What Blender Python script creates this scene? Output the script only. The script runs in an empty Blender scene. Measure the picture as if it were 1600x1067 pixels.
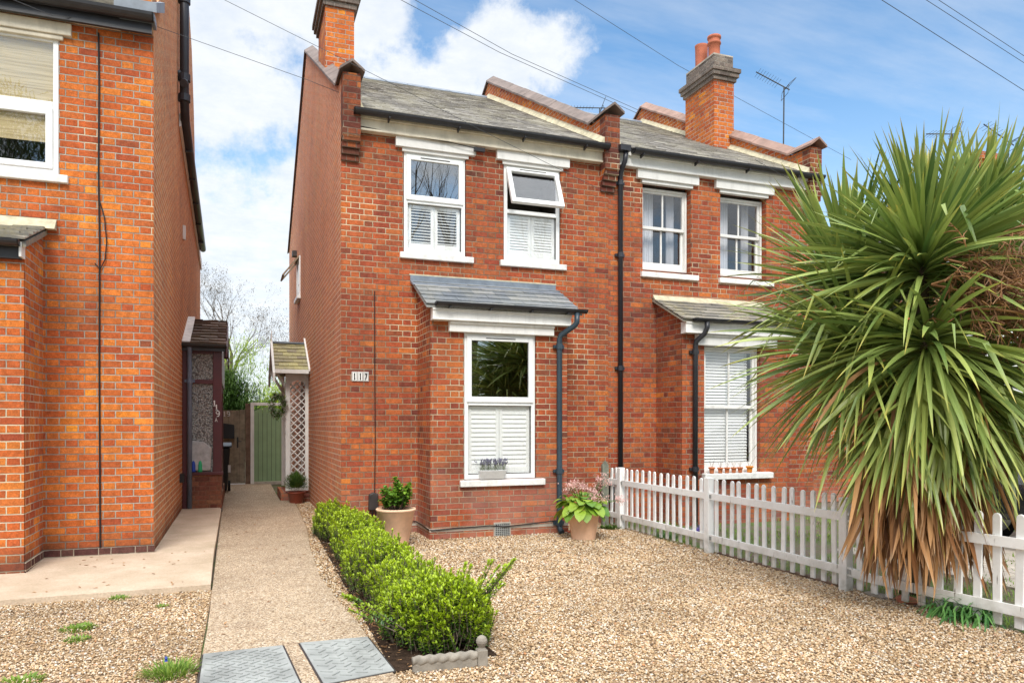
import bpy, math, random
import numpy as np
from mathutils import Vector, Matrix
R = math.radians
random.seed(7); RNG = np.random.default_rng(11)
scene = bpy.context.scene
COL = scene.collection

# ------------------------------------------------------------------ camera
W, H = 1600.0, 1067.0
FPX, YHOR, CAMZ = 1162.0, 663.0, 1.43
YAW = math.atan2(.3453, .9385)
cd = bpy.data.cameras.new('camera'); cam = bpy.data.objects.new('camera', cd); COL.objects.link(cam)
cd.sensor_width = 36; cd.lens = 36 * FPX / W
cd.shift_y = (YHOR - H / 2) / W
cd.clip_start = .05; cd.clip_end = 600
cam.location = (0, 0, CAMZ); cam.rotation_euler = (R(90), 0, -YAW)
scene.camera = cam

# ------------------------------------------------------------------ node helper
class NT:
    def __init__(s, tree): s.t = tree; s.L = tree.links
    def n(s, typ, **kw):
        nd = s.t.nodes.new(typ)
        for k, v in kw.items(): setattr(nd, k, v)
        return nd
    def put(s, sock, v):
        if isinstance(v, bpy.types.NodeSocket): s.L.new(v, sock)
        elif v is not None:
            if hasattr(sock.default_value, '__len__') and not hasattr(v, '__len__'): v = [v] * len(sock.default_value)
            if hasattr(v, '__len__') and len(v) == 3 and len(sock.default_value) == 4: v = (*v, 1)
            sock.default_value = v
    def m(s, op, a, b=None, c=None):
        nd = s.n('ShaderNodeMath', operation=op); s.put(nd.inputs[0], a)
        if b is not None: s.put(nd.inputs[1], b)
        if c is not None: s.put(nd.inputs[2], c)
        return nd.outputs[0]
    def v(s, op, a, b=None):
        nd = s.n('ShaderNodeVectorMath', operation=op); s.put(nd.inputs[0], a)
        if b is not None: s.put(nd.inputs[1], b)
        return nd.outputs['Value'] if op in ('DOT_PRODUCT', 'LENGTH') else nd.outputs[0]
    def comb(s, x, y, z):
        nd = s.n('ShaderNodeCombineXYZ'); s.put(nd.inputs[0], x); s.put(nd.inputs[1], y); s.put(nd.inputs[2], z); return nd.outputs[0]
    def sep(s, v):
        nd = s.n('ShaderNodeSeparateXYZ'); s.put(nd.inputs[0], v); return nd.outputs
    def mix(s, f, a, b, bt='MIX'):
        nd = s.n('ShaderNodeMix', data_type='RGBA', blend_type=bt); s.put(nd.inputs[0], f); s.put(nd.inputs[6], a); s.put(nd.inputs[7], b); return nd.outputs[2]
    def ramp(s, f, stops, interp='LINEAR'):
        nd = s.n('ShaderNodeValToRGB'); cr = nd.color_ramp; cr.interpolation = interp
        while len(cr.elements) < len(stops): cr.elements.new(.5)
        for e, (p, c) in zip(cr.elements, stops):
            e.position = p; e.color = (*c, 1) if len(c) == 3 else c
        s.put(nd.inputs[0], f); return nd.outputs[0]
    def rng(s, v, a, b, c=0., d=1., smooth=False):
        nd = s.n('ShaderNodeMapRange'); nd.interpolation_type = 'SMOOTHSTEP' if smooth else 'LINEAR'
        for i, q in enumerate((v, a, b, c, d)): s.put(nd.inputs[i], q)
        return nd.outputs[0]
    def noise(s, vec, scale, detail=3, rough=.55, out=0):
        nd = s.n('ShaderNodeTexNoise'); s.put(nd.inputs['Vector'], vec); nd.inputs['Scale'].default_value = scale
        nd.inputs['Detail'].default_value = detail; nd.inputs['Roughness'].default_value = rough; return nd.outputs[out]
    def voro(s, vec, scale, out='Distance', feature='F1'):
        nd = s.n('ShaderNodeTexVoronoi', feature=feature); s.put(nd.inputs['Vector'], vec); nd.inputs['Scale'].default_value = scale; return nd.outputs[out]
    def bump(s, h, strength=.5, dist=.01):
        nd = s.n('ShaderNodeBump'); s.put(nd.inputs['Height'], h); nd.inputs['Strength'].default_value = strength; nd.inputs['Distance'].default_value = dist; return nd.outputs[0]
    def pos(s): return s.n('ShaderNodeNewGeometry').outputs['Position']
    def island(s): return s.n('ShaderNodeNewGeometry').outputs['Random Per Island']

MATS = {}
def new_mat(name):
    m = bpy.data.materials.new(name); m.use_nodes = True; t = m.node_tree; t.nodes.clear()
    N = NT(t); bs = N.n('ShaderNodeBsdfPrincipled'); out = N.n('ShaderNodeOutputMaterial')
    N.L.new(bs.outputs[0], out.inputs[0]); MATS[name] = m
    return m, N, bs, out

# ------------------------------------------------------------------ world and sun
SUN_AZ, SUN_EL = R(-162), R(44)      # direction towards the sun, azimuth from +Y towards +X
w = bpy.data.worlds.new('World'); scene.world = w; w.use_nodes = True
N = NT(w.node_tree); w.node_tree.nodes.clear()
sky = N.n('ShaderNodeTexSky', sky_type='NISHITA'); sky.sun_disc = False
sky.sun_elevation = SUN_EL; sky.sun_rotation = SUN_AZ; sky.air_density = 1.0; sky.dust_density = .4; sky.ozone_density = 1.6
D = N.v('NORMALIZE', N.n('ShaderNodeTexCoord').outputs['Generated'])
dx, dy, dz = N.sep(D)
# flatten the dome into a cloud layer
inv = N.m('DIVIDE', 1., N.m('MAXIMUM', N.m('ADD', dz, .12), .05))
cv = N.comb(N.m('MULTIPLY', dx, inv), N.m('MULTIPLY', dy, inv), 0)
n1 = N.noise(cv, 1.3, 8, .62); n2 = N.noise(D, 7, 7, .6); n3 = N.noise(cv, 5.5, 6, .7)
mask = N.m('MULTIPLY', N.m('SUBTRACT', n1, .52), 1.6)
def blob(px_dir, r0, r1, amp):
    l = math.sqrt(sum(q * q for q in px_dir)); c = tuple(q / l for q in px_dir)
    d = N.v('DOT_PRODUCT', D, c)
    return N.rng(d, math.cos(R(r1)), math.cos(R(r0)), 0., amp, True)
for a in [((-.03, .95, .25), 4, 18, .50), ((-.06, .86, .5), 5, 13, .55), ((.05, .99, .10), 6, 16, .6), ((.165, .885, .44), 1.5, 6.5, .62),
          ((.12, .86, .5), 1, 5, .5), ((.335, .825, .458), 3.0, 7.5, .98), ((.30, .86, .42), 1, 5.5, .60), ((.385, .805, .45), 1, 4.0, .7),
          ((.20, .90, .36), 1, 6, .30), ((.62, .76, .19), 2, 9, .5), ((.445, .745, .498), .5, 2.2, .6),
          ((.24, .85, .46), .5, 4.5, -.35), ((.045, .90, .42), 1, 5, -.15), ((.60, .66, .45), 8, 26, -1.3), ((0, -1, .5), 40, 85, .7), ((-1, -.1, .3), 15, 40, .6), ((0, .1, 1), 20, 50, 1.2), ((.52, .80, .30), 3, 12, -.5)]:  # rear and overhead clouds are out of view, added to raise ambient light
    mask = N.m('ADD', mask, blob(*a))
mask = N.m('ADD', mask, N.m('MULTIPLY', N.m('SUBTRACT', n2, .5), 2.7)); mask = N.m('ADD', mask, N.m('MULTIPLY', N.m('SUBTRACT', N.noise(D, 26, 6, .7), .5), .9))
mask = N.rng(mask, .0, .72, 0., 1., True)
wisp = N.m('MULTIPLY', N.rng(N.noise(N.v('MULTIPLY', cv, (1.0, 3.2, 1)), 1.1, 6, .6), .42, .75, 0, .55), N.rng(dz, 0, .3, .8, .8))
haze = N.rng(dz, .0, .42, .8, .0, True)
f = N.m('MULTIPLY', N.m('MAXIMUM', mask, N.m('MAXIMUM', wisp, haze)), .93)
cloud = N.mix(N.rng(n3, .3, .7), (3.9, 4.2, 4.6), (5.0, 5.05, 5.1))
skyc = N.mix(1., sky.outputs[0], (.78, .98, 1.03), 'MULTIPLY')
cloud = N.v('SCALE', cloud); N.put(cloud.node.inputs['Scale'], N.rng(dz, .55, .85, 1.0, 2.9, True))   # unseen overhead cloud, brightened to raise light in the passage
colr = N.mix(f, skyc, cloud)
bg = N.n('ShaderNodeBackground'); N.put(bg.inputs[0], colr); bg.inputs[1].default_value = .15
N.L.new(bg.outputs[0], N.n('ShaderNodeOutputWorld').inputs[0])
sd = bpy.data.lights.new('sun', 'SUN'); sd.energy = 2.2; sd.angle = R(22); sd.color = (1, .95, .87)
sun = bpy.data.objects.new('sun', sd); COL.objects.link(sun)
sdir = Vector((math.sin(SUN_AZ) * math.cos(SUN_EL), math.cos(SUN_AZ) * math.cos(SUN_EL), math.sin(SUN_EL)))
sun.rotation_euler = sdir.to_track_quat('Z', 'Y').to_euler()
vs = scene.view_settings; vs.view_transform = 'Standard'; vs.look = 'None'; vs.gamma = 1; vs.exposure = .54
scene.render.engine = 'CYCLES'
scene.cycles.max_bounces = 7; scene.cycles.transparent_max_bounces = 10

# ------------------------------------------------------------------ materials
def plain(name, col, rough=.6, spec=.4, metal=0, nscale=6, namp=.18, bump=.15, bscale=40, bdist=.004):
    m, N, b, o = new_mat(name); P = N.pos()
    k = N.rng(N.noise(P, nscale, 5, .6), .3, .7, 1 - namp, 1 + namp)
    if name in ('white_stone', 'white_paint', 'cream_paint', 'white_upvc'):   # rain streaks and grime
        gq = N.rng(N.noise(N.v('MULTIPLY', P, (9, 9, 1.4)), 1., 6, .7), .52, .74, 1., .80 if name != 'white_upvc' else .92); k = N.m('MULTIPLY', k, gq)
    N.put(b.inputs['Base Color'], N.mix(1., col, N.comb(k, k, k), 'MULTIPLY'))
    b.inputs['Roughness'].default_value = rough; b.inputs['Specular IOR Level'].default_value = spec; b.inputs['Metallic'].default_value = metal
    if bump: N.put(b.inputs['Normal'], N.bump(N.noise(P, bscale, 3), bump, bdist))
    return m

def brick_mat(name, stops, mortar=(.42, .32, .215), v0=0., u0=0., faded=None, soot=.62, basez=-9, stain=None, mw=.0052):
    m, N, b, o = new_mat(name)
    g = N.n('ShaderNodeNewGeometry'); P = g.outputs['Position']; nx, ny, nz = N.sep(g.outputs['True Normal'])
    jit = N.v('SCALE', N.v('SUBTRACT', N.noise(P, 14, 3, .6, 1), (.5, .5, .5)))
    jit.node.inputs['Scale'].default_value = .010
    x, y, z = N.sep(N.v('ADD', P, jit))
    side = N.m('GREATER_THAN', N.m('ABSOLUTE', nx), .6)
    u = N.m('ADD', N.m('ADD', N.m('MULTIPLY', y, side), N.m('MULTIPLY', x, N.m('SUBTRACT', 1., side))), 50 + u0)
    CH = .0739
    r = N.m('DIVIDE', N.m('ADD', z, 10 * CH + v0), CH); row = N.m('FLOOR', r); fz = N.m('FRACT', r)
    par = N.m('MODULO', row, 2.)
    u2 = N.m('ADD', N.m('DIVIDE', u, .3375), N.m('MULTIPLY', par, .5))
    k = N.m('FLOOR', u2); fr = N.m('FRACT', u2)
    head = N.m('GREATER_THAN', fr, .6667)
    st = N.m('MULTIPLY', head, .6667); wd = N.m('SUBTRACT', .6667, N.m('MULTIPLY', head, .3333))
    lo = N.m('SUBTRACT', fr, st)
    du = N.m('MULTIPLY', N.m('MINIMUM', lo, N.m('SUBTRACT', wd, lo)), .3375)
    dv = N.m('MULTIPLY', N.m('MINIMUM', fz, N.m('SUBTRACT', 1., fz)), CH)
    d = N.m('MINIMUM', du, dv)
    mask = N.rng(d, mw - .0014, mw + .0016, 0, 1, True)
    ident = N.comb(N.m('ADD', N.m('MULTIPLY', k, 2.), head), row, N.m('MULTIPLY', side, 37.))
    wn = N.n('ShaderNodeTexWhiteNoise', noise_dimensions='3D'); N.put(wn.inputs['Vector'], ident)
    w2 = N.n('ShaderNodeTexWhiteNoise', noise_dimensions='3D'); N.put(w2.inputs['Vector'], N.v('ADD', ident, (17.3, 5.1, 3.7)))
    reg = N.noise(P, .9, 4, .6)      # some areas were laid or fired darker
    val = N.m('ADD', N.m('ADD', N.m('MULTIPLY', wn.outputs['Value'], .62), N.m('MULTIPLY', N.sep(w2.outputs['Color'])[1], .38)), N.m('MULTIPLY', N.m('SUBTRACT', reg, .5), 1.25))
    val = N.m('ADD', N.m('MULTIPLY', val, .74), .15)
    col = N.ramp(val, stops)
    hsv = N.n('ShaderNodeHueSaturation'); N.put(hsv.inputs['Hue'], N.rng(w2.outputs['Value'], 0, 1, .492, .508))
    N.put(hsv.inputs['Value'], N.rng(w2.outputs['Value'], 0, 1, .88, 1.13)); N.put(hsv.inputs['Color'], col); col = hsv.outputs[0]
    grain = N.noise(P, 75, 4, .7); blot = N.noise(P, 22, 3, .6)
    gk = N.m('MULTIPLY', N.m('MULTIPLY', N.rng(grain, .3, .7, .70, 1.26), N.rng(blot, .3, .7, .76, 1.2)), N.rng(N.noise(N.v('MULTIPLY', P, (5, 5, .5)), 1., 4, .6), .3, .7, .84, 1.1))
    col = N.mix(1., col, N.comb(gk, gk, gk), 'MULTIPLY')
    if faded:  # worn pale wash, plus brightening painted in for the dim passage
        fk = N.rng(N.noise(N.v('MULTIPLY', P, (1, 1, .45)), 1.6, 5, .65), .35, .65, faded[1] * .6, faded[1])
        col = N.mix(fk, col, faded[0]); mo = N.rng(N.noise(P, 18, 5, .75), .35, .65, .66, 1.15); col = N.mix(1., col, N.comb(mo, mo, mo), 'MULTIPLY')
    mk = N.rng(N.noise(P, 30, 3), .3, .7, .75, 1.15)
    mort = N.mix(1., mortar, N.comb(mk, mk, mk), 'MULTIPLY')
    mort = N.mix(N.rng(N.noise(P, 1.1, 4, .6), .46, .66, 0, .3 if faded else .7), mort, (.13, .09, .06))
    mort = N.mix(N.rng(N.noise(N.v('ADD', P, (3.1, 7.7, 1.9)), .8, 3, .5), .56, .66, 0, .75), mort, (.74, .62, .42))
    allc = N.mix(mask, mort, col)
    so = N.rng(N.noise(N.v('MULTIPLY', P, (1, 1, .6)), .9, 7, .7), .48, .70, 0, soot)
    allc = N.mix(so, allc, N.mix(.5, allc, (.07, .035, .03)))
    if basez > -5:
        zz = N.sep(P)[2]
        bk = N.m('MULTIPLY', N.rng(zz, basez, basez + .25, .8, 0), N.rng(N.noise(P, 3, 3), .3, .6, .5, 1))
        allc = N.mix(bk, allc, (.065, .035, .03))
    if stain:  # pale mineral bloom low on the wall
        zz = N.sep(P)[2]
        bk = N.m('MULTIPLY', N.rng(zz, 0, stain, .75, 0), N.rng(N.noise(P, 2.6, 4), .38, .6, 0, 1))
        allc = N.mix(bk, allc, N.mix(.55, allc, (.42, .25, .21)))
    N.put(b.inputs['Base Color'], allc)
    b.inputs['Roughness'].default_value = .88; b.inputs['Specular IOR Level'].default_value = .2
    hh = N.m('ADD', N.m('MULTIPLY', mask, 1.), N.m('ADD', N.m('MULTIPLY', grain, .35), N.m('MULTIPLY', w2.outputs['Value'], .3)))
    N.put(b.inputs['Normal'], N.bump(hh, 1. if faded else .8, .02 if faded else .011))
    return m

BR_MAIN = [(0, (.10, .040, .030)), (.16, (.20, .060, .036)), (.36, (.32, .082, .038)), (.64, (.41, .104, .040)), (.90, (.50, .132, .038)), (1, (.62, .19, .035))]
BR_LEFT = [(0, (.20, .06, .036)), (.15, (.36, .09, .036)), (.40, (.49, .125, .036)), (.75, (.60, .165, .035)), (1, (.74, .25, .03))]
brick_mat('brick_red', BR_MAIN, stain=1.0)
brick_mat('brick_bay', BR_MAIN, v0=.0, u0=.0475, stain=1.2)
brick_mat('brick_right', BR_MAIN, mortar=(.34, .25, .18), u0=.09, v0=.02, stain=.6)
brick_mat('brick_orange', BR_LEFT, mortar=(.42, .38, .32), v0=-.02, u0=.13, basez=.12, soot=.6)
brick_mat('brick_orange_side_lit', BR_LEFT, mortar=(.82, .64, .42), v0=-.02, basez=.1, faded=((.84, .40, .20), .42), soot=.2, mw=.007)  # side copy of the orange brick, painted lighter to offset passage shade
brick_mat('brick_faded_lit', BR_LEFT, mortar=(.82, .60, .46), faded=((.84, .40, .25), .52), soot=.22, mw=.0075)  # worn pinkish wash, painted lighter still to offset passage shade
brick_mat('brick_dark', [(0, (.07, .03, .027)), (.5, (.17, .05, .03)), (.8, (.32, .09, .035)), (1, (.45, .14, .04))], mortar=(.2, .13, .1), u0=.06)
brick_mat('brick_chimney', BR_LEFT, mortar=(.5, .4, .33), u0=.1, soot=.3)
brick_mat('brick_sooty', [(0, (.09, .075, .07)), (.5, (.19, .155, .13)), (1, (.32, .25, .20))], mortar=(.34, .31, .27), u0=.1)
brick_mat('brick_porch', [(0, (.12, .05, .04)), (.5, (.27, .10, .06)), (1, (.38, .18, .10))], mortar=(.26, .14, .09), u0=.1)

plain('white_upvc', (.78, .79, .78), .35, .5, nscale=5, namp=.07, bump=.03)
plain('white_paint', (.74, .73, .70), .55, .4, nscale=4, namp=.09, bump=.12, bscale=60)
plain('white_stone', (.74, .73, .70), .7, .3, nscale=11, namp=.16, bump=.25, bscale=35)
plain('cream_paint', (.66, .60, .48), .7, .3, nscale=5, namp=.18, bump=.3, bscale=30)
plain('black_gutter', (.022, .022, .026), .38, .5, nscale=8, namp=.3, bump=.2, bscale=20)
plain('navy_pipe', (.028, .048, .065), .38, .5, nscale=5, namp=.2, bump=.15, bscale=15)
plain('black_pipe', (.025, .027, .036), .4, .5, nscale=5, namp=.2, bump=.1)
plain('grey_blue_pipe', (.16, .20, .27), .5, .4)
plain('lead', (.17, .20, .24), .5, .5, nscale=7, namp=.25, bump=.2, bscale=12)
plain('mortar_pale', (.52, .47, .33), .9, .2, nscale=12, namp=.25, bump=.6, bscale=30, bdist=.01)
plain('cement', (.42, .37, .31), .9, .2, nscale=8, namp=.2, bump=.4, bscale=30)
plain('coping_tile', (.20, .155, .135), .7, .3, nscale=5, namp=.3, bump=.35, bscale=25)
plain('coping_red', (.30, .19, .15), .7, .3, nscale=5, namp=.25, bump=.3, bscale=25)
plain('chimney_pot', (.42, .13, .07), .7, .3, nscale=8, namp=.2, bump=.2)
plain('terracotta_pale', (.86, .56, .38), .85, .2, nscale=9, namp=.13, bump=.2, bscale=50)
plain('terracotta', (.52, .17, .07), .8, .25, nscale=30, namp=.25, bump=.2)
plain('terracotta_orange', (.72, .24, .03), .7, .3, nscale=30, namp=.15, bump=.2)
plain('plastic_brown', (.24, .055, .03), .4, .5)
plain('trough', (.66, .67, .67), .6, .4, nscale=20, namp=.08)
plain('soil', (.045, .028, .018), .95, .1, nscale=20, namp=.5, bump=1, bscale=60, bdist=.02)
plain('green_door', (.23, .33, .18), .6, .35, nscale=4, namp=.08, bump=.15, bscale=25)
plain('maroon', (.085, .012, .016), .38, .5, nscale=4, namp=.2)
plain('black_plastic', (.012, .012, .014), .4, .5)
plain('black_metal', (.012, .012, .012), .5, .5)
plain('box_brown', (.035, .028, .026), .5, .5, nscale=15, namp=.3, bump=.3)
plain('cable_black', (.012, .009, .009), .6, .4, bump=0)
plain('wire_grey', (.05, .055, .06), .6, .4, bump=0)
plain('timber_grey', (.27, .22, .155), .9, .2, nscale=7, namp=.35, bump=.5, bscale=30)
plain('timber_green_grey', (.18, .19, .15), .9, .2, nscale=12, namp=.3, bump=.5)
plain('timber_brown', (.16, .105, .075), .9, .2, nscale=8, namp=.35, bump=.5)
plain('render_white', (.70, .70, .68), .8, .3, nscale=2, namp=.06)
plain('edging_stone', (.26, .23, .19), .85, .25, nscale=14, namp=.3, bump=.5, bscale=40)
plain('kerb_brick', (.36, .10, .05), .9, .2, nscale=14, namp=.35, bump=.6)
plain('brick_rubble', (.46, .17, .10), .9, .2, nscale=14, namp=.3, bump=.7, bscale=30)
plain('room', (.20, .17, .14), .9, .2, bump=0)
plain('shutter', (.86, .88, .86), .45, .4, nscale=3, namp=.03, bump=0)
plain('curtain', (.70, .71, .74), .9, .2, nscale=3, namp=.06, bump=0)
plain('bark', (.12, .095, .07), .95, .15, nscale=9, namp=.4, bump=.8, bscale=20, bdist=.02)
plain('bark_twig', (.13, .10, .085), .95, .15, bump=0)
plain('palm_trunk', (.13, .095, .06), .95, .15, nscale=10, namp=.4, bump=1, bscale=25, bdist=.02)
plain('car_paint', (.012, .013, .018), .18, .6, bump=0, namp=.05)
plain('chrome', (.6, .6, .62), .2, .5, metal=1, bump=0)
plain('tyre', (.015, .015, .015), .85, .2)
plain('digit_black', (.02, .02, .02), .6, .3, bump=0, namp=0)
plain('digit_white', (.80, .80, .78), .6, .3, bump=0, namp=0)
plain('spray_blue', (.01, .05, .35), .3, .5, bump=0)
plain('spray_green', (.02, .42, .18), .3, .5, bump=0)
plain('spray_yellow', (.75, .62, .05), .4, .5, bump=0)
plain('bag_white', (.42, .43, .43), .5, .4, nscale=14, namp=.2, bump=.8, bscale=12, bdist=.03)
plain('steel_galv', (.31, .32, .305), .7, .3, metal=.0, nscale=4, namp=.28, bump=.15, bscale=50)
plain('far_hill', (.10, .15, .04), .95, .1, nscale=2, namp=.4)

# weathered white picket paint
m, N, b, o = new_mat('picket_paint'); P = N.pos()
st = N.noise(N.v('MULTIPLY', P, (28, 28, 3)), 1., 5, .65)
dirt = N.rng(N.noise(P, 5, 5, .7), .45, .75, 0, .45)
wear = N.rng(N.m('ADD', st, N.m('MULTIPLY', N.noise(P, 7, 3), .4)), .84, .92, 0, 1)
c = N.mix(dirt, (.86, .85, .83), (.62, .59, .53)); c = N.mix(wear, c, (.24, .21, .18)); zb = N.m('MULTIPLY', N.rng(N.sep(P)[2], .02, .26, .75, 0), N.rng(N.noise(P, 9, 4), .35, .6, .2, 1)); c = N.mix(zb, c, (.27, .25, .17))
N.put(b.inputs['Base Color'], c); b.inputs['Roughness'].default_value = .7
N.put(b.inputs['Normal'], N.bump(N.m('SUBTRACT', st, N.m('MULTIPLY', wear, .6)), .35, .004))

# slates
def slate_mat(name, stops, lichen, lk):
    m, N, b, o = new_mat(name); P = N.pos()
    c = N.ramp(N.island(), stops)
    g = N.rng(N.noise(P, 30, 4, .7), .3, .7, .78, 1.22); c = N.mix(1., c, N.comb(g, g, g), 'MULTIPLY')
    li = N.rng(N.m('ADD', N.m('MULTIPLY', N.noise(N.v('MULTIPLY', P, (1.6, .5, .5)), 1.3, 4, .6), .6), N.m('MULTIPLY', N.noise(P, 24, 5, .75), .55)), .54, .70, 0, lk)
    c = N.mix(li, c, lichen)
    N.put(b.inputs['Base Color'], c); b.inputs['Roughness'].default_value = .62; b.inputs['Specular IOR Level'].default_value = .45
    N.put(b.inputs['Normal'], N.bump(N.noise(P, 25, 4), .3, .006)); return m
slate_mat('slate_old', [(0, (.16, .145, .13)), (.4, (.235, .215, .19)), (.75, (.30, .275, .24)), (1, (.39, .365, .32))], (.44, .41, .31), .6)
slate_mat('slate_new', [(0, (.13, .15, .175)), (.5, (.20, .215, .225)), (1, (.27, .275, .27))], (.27, .26, .20), .4)
slate_mat('slate_lichen', [(0, (.14, .135, .125)), (.5, (.22, .205, .18)), (1, (.29, .27, .23))], (.42, .36, .20), .6)
slate_mat('tile_brown', [(0, (.085, .055, .045)), (.5, (.13, .085, .065)), (1, (.17, .115, .085))], (.20, .17, .11), .5)
slate_mat('tile_moss', [(0, (.24, .21, .15)), (.5, (.36, .33, .17)), (1, (.46, .43, .20))], (.20, .17, .13), .85)

# glass panes: clear, reflecting more at a slant
def glass_mat(name, tint=(.85, .88, .87), refl=1.0, rough=.0):
    m, N, b, o = new_mat(name); N.t.nodes.remove(b)
    tr = N.n('ShaderNodeBsdfTransparent'); N.put(tr.inputs[0], tint)
    gl = N.n('ShaderNodeBsdfGlossy'); gl.inputs['Roughness'].default_value = rough
    g = N.n('ShaderNodeNewGeometry'); ct = N.m('ABSOLUTE', N.v('DOT_PRODUCT', g.outputs['Incoming'], g.outputs['True Normal']))
    fr = N.m('ADD', .04, N.m('MULTIPLY', .96, N.m('POWER', N.m('SUBTRACT', 1., ct), 5.)))
    k = N.m('MINIMUM', N.m('MULTIPLY', fr, refl), 1.)
    mx = N.n('ShaderNodeMixShader'); N.put(mx.inputs[0], k); N.L.new(tr.outputs[0], mx.inputs[1]); N.L.new(gl.outputs[0], mx.inputs[2])
    N.L.new(mx.outputs[0], o.inputs[0])
    wob = N.noise(N.pos(), 1.5, 1); N.put(gl.inputs['Normal'], N.bump(wob, .04, .02))
glass_mat('glass', tint=(1, 1, 1), refl=2.2)
glass_mat('glass_dark', tint=(.6, .63, .62), refl=9.5)
m, N, b, o = new_mat('glass_obscure')
N.put(b.inputs['Base Color'], N.ramp(N.voro(N.pos(), 42), [(0, (.62, .63, .60)), (.35, (.36, .37, .35)), (.7, (.16, .16, .155)), (1, (.10, .10, .10))]))
b.inputs['Roughness'].default_value = .15
N.put(b.inputs['Normal'], N.bump(N.voro(N.pos(), 42), 1., .02))
m, N, b, o = new_mat('bamboo_blind'); P = N.pos()
s_ = N.noise(N.v('MULTIPLY', P, (2, 2, 60)), 1., 4, .6)
N.put(b.inputs['Base Color'], N.ramp(s_, [(.3, (.34, .26, .12)), (.6, (.58, .48, .27))])); b.inputs['Roughness'].default_value = .8

# ground materials
def aggregate(name, stops, scale, bump, extra=None):
    m, N, b, o = new_mat(name); P = N.pos()
    vc = N.voro(P, scale, 'Color'); vd = N.voro(P, scale)
    c = N.ramp(N.sep(vc)[0], stops)
    big = N.rng(N.noise(P, 1.2, 5, .65), .3, .7, .86, 1.1); c = N.mix(1., c, N.comb(big, big, big), 'MULTIPLY')
    gap = N.rng(vd, .45, .8, 0, .65); c = N.mix(gap, c, (.10, .065, .04))
    fd = N.rng(N.noise(P, 1.7, 7, .72), .52, .72, 0, .42); c = N.mix(fd, c, (.16, .10, .065))
    N.put(b.inputs['Base Color'], c); b.inputs['Roughness'].default_value = .9; b.inputs['Specular IOR Level'].default_value = .2
    N.put(b.inputs['Normal'], N.bump(N.m('SUBTRACT', 1., vd), bump, .006)); return m
aggregate('path_mat', [(0, (.24, .16, .10)), (.25, (.46, .34, .22)), (.6, (.56, .43, .295)), (.9, (.64, .52, .38)), (1, (.72, .63, .50))], 95, .8)
aggregate('gravel_bed', [(0, (.20, .13, .07)), (.4, (.38, .26, .15)), (1, (.52, .38, .24))], 70, 1.)
m, N, b, o = new_mat('slab_mat'); P = N.pos()
g1 = N.noise(N.v('MULTIPLY', P, (1, 2.2, 1)), 60, 3, .6); g2 = N.noise(P, 2.2, 6, .7)
c = N.ramp(g2, [(.3, (.46, .36, .25)), (.55, (.58, .46, .34)), (.75, (.66, .55, .42))])
pit = N.rng(N.voro(P, 16), .02, .06, .8, 0); c = N.mix(N.m('MULTIPLY', pit, N.rng(N.noise(P, 4), .5, .55)), c, (.10, .06, .04))
k = N.rng(g1, .3, .7, .82, 1.1); c = N.mix(1., c, N.comb(k, k, k), 'MULTIPLY')
N.put(b.inputs['Base Color'], c); b.inputs['Roughness'].default_value = .92; b.inputs['Specular IOR Level'].default_value = .15
N.put(b.inputs['Normal'], N.bump(g1, .6, .008))
m, N, b, o = new_mat('pebble'); g = N.n('ShaderNodeNewGeometry')
c = N.ramp(g.outputs['Random Per Island'], [(0, (.12, .08, .05)), (.12, (.30, .185, .095)), (.30, (.47, .31, .165)), (.55, (.58, .42, .25)), (.78, (.66, .52, .36)), (.92, (.80, .72, .60)), (.96, (.48, .45, .40)), (1, (.60, .28, .12))])
k = N.rng(N.noise(g.outputs['Position'], 1.1, 6, .7), .35, .65, .76, 1.1); c = N.mix(1., c, N.comb(k, k, k), 'MULTIPLY')
N.put(b.inputs['Base Color'], c); b.inputs['Roughness'].default_value = .7; b.inputs['Specular IOR Level'].default_value = .25
m, N, b, o = new_mat('earth'); P = N.pos()
gk = N.rng(N.noise(P, 1.3, 6, .7), .45, .6, 0, 1)
N.put(b.inputs['Base Color'], N.mix(gk, N.ramp(N.noise(P, 30, 5, .7), [(.3, (.10, .07, .045)), (.7, (.24, .19, .14))]), N.ramp(N.noise(P, 60, 4, .7), [(.3, (.05, .09, .02)), (.7, (.16, .24, .05))])))
b.inputs['Roughness'].default_value = .95; N.put(b.inputs['Normal'], N.bump(N.noise(P, 40, 5, .7), .8, .03))

# foliage: per-leaf variation plus a real tip / age colour held in the attribute "age"
def leaf_mat(name, young, mid, dark, tip=None, rough=.5, spec=.35, trans=.25):
    m, N, b, o = new_mat(name)
    at = N.n('ShaderNodeAttribute', attribute_name='age'); r = N.island()
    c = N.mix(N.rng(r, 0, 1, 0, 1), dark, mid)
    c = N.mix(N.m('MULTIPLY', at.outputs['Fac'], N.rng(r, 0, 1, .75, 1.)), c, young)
    if tip is not None:
        a2 = N.n('ShaderNodeAttribute', attribute_name='tip'); c = N.mix(a2.outputs['Fac'], c, tip)
    N.put(b.inputs['Base Color'], c); b.inputs['Roughness'].default_value = rough; b.inputs['Specular IOR Level'].default_value = spec
    tl = N.n('ShaderNodeBsdfTranslucent'); N.put(tl.inputs[0], c)
    mx = N.n('ShaderNodeMixShader'); mx.inputs[0].default_value = trans
    N.L.new(b.outputs[0], mx.inputs[1]); N.L.new(tl.outputs[0], mx.inputs[2]); N.L.new(mx.outputs[0], o.inputs[0]); return m
leaf_mat('leaf_hedge', (.48, .62, .02), (.13, .26, .03), (.035, .10, .02), spec=.5, rough=.4)
leaf_mat('leaf_palm', (.44, .51, .13), (.22, .32, .08), (.05, .11, .024), tip=(.62, .46, .08), rough=.36, spec=.5, trans=.16)
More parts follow.
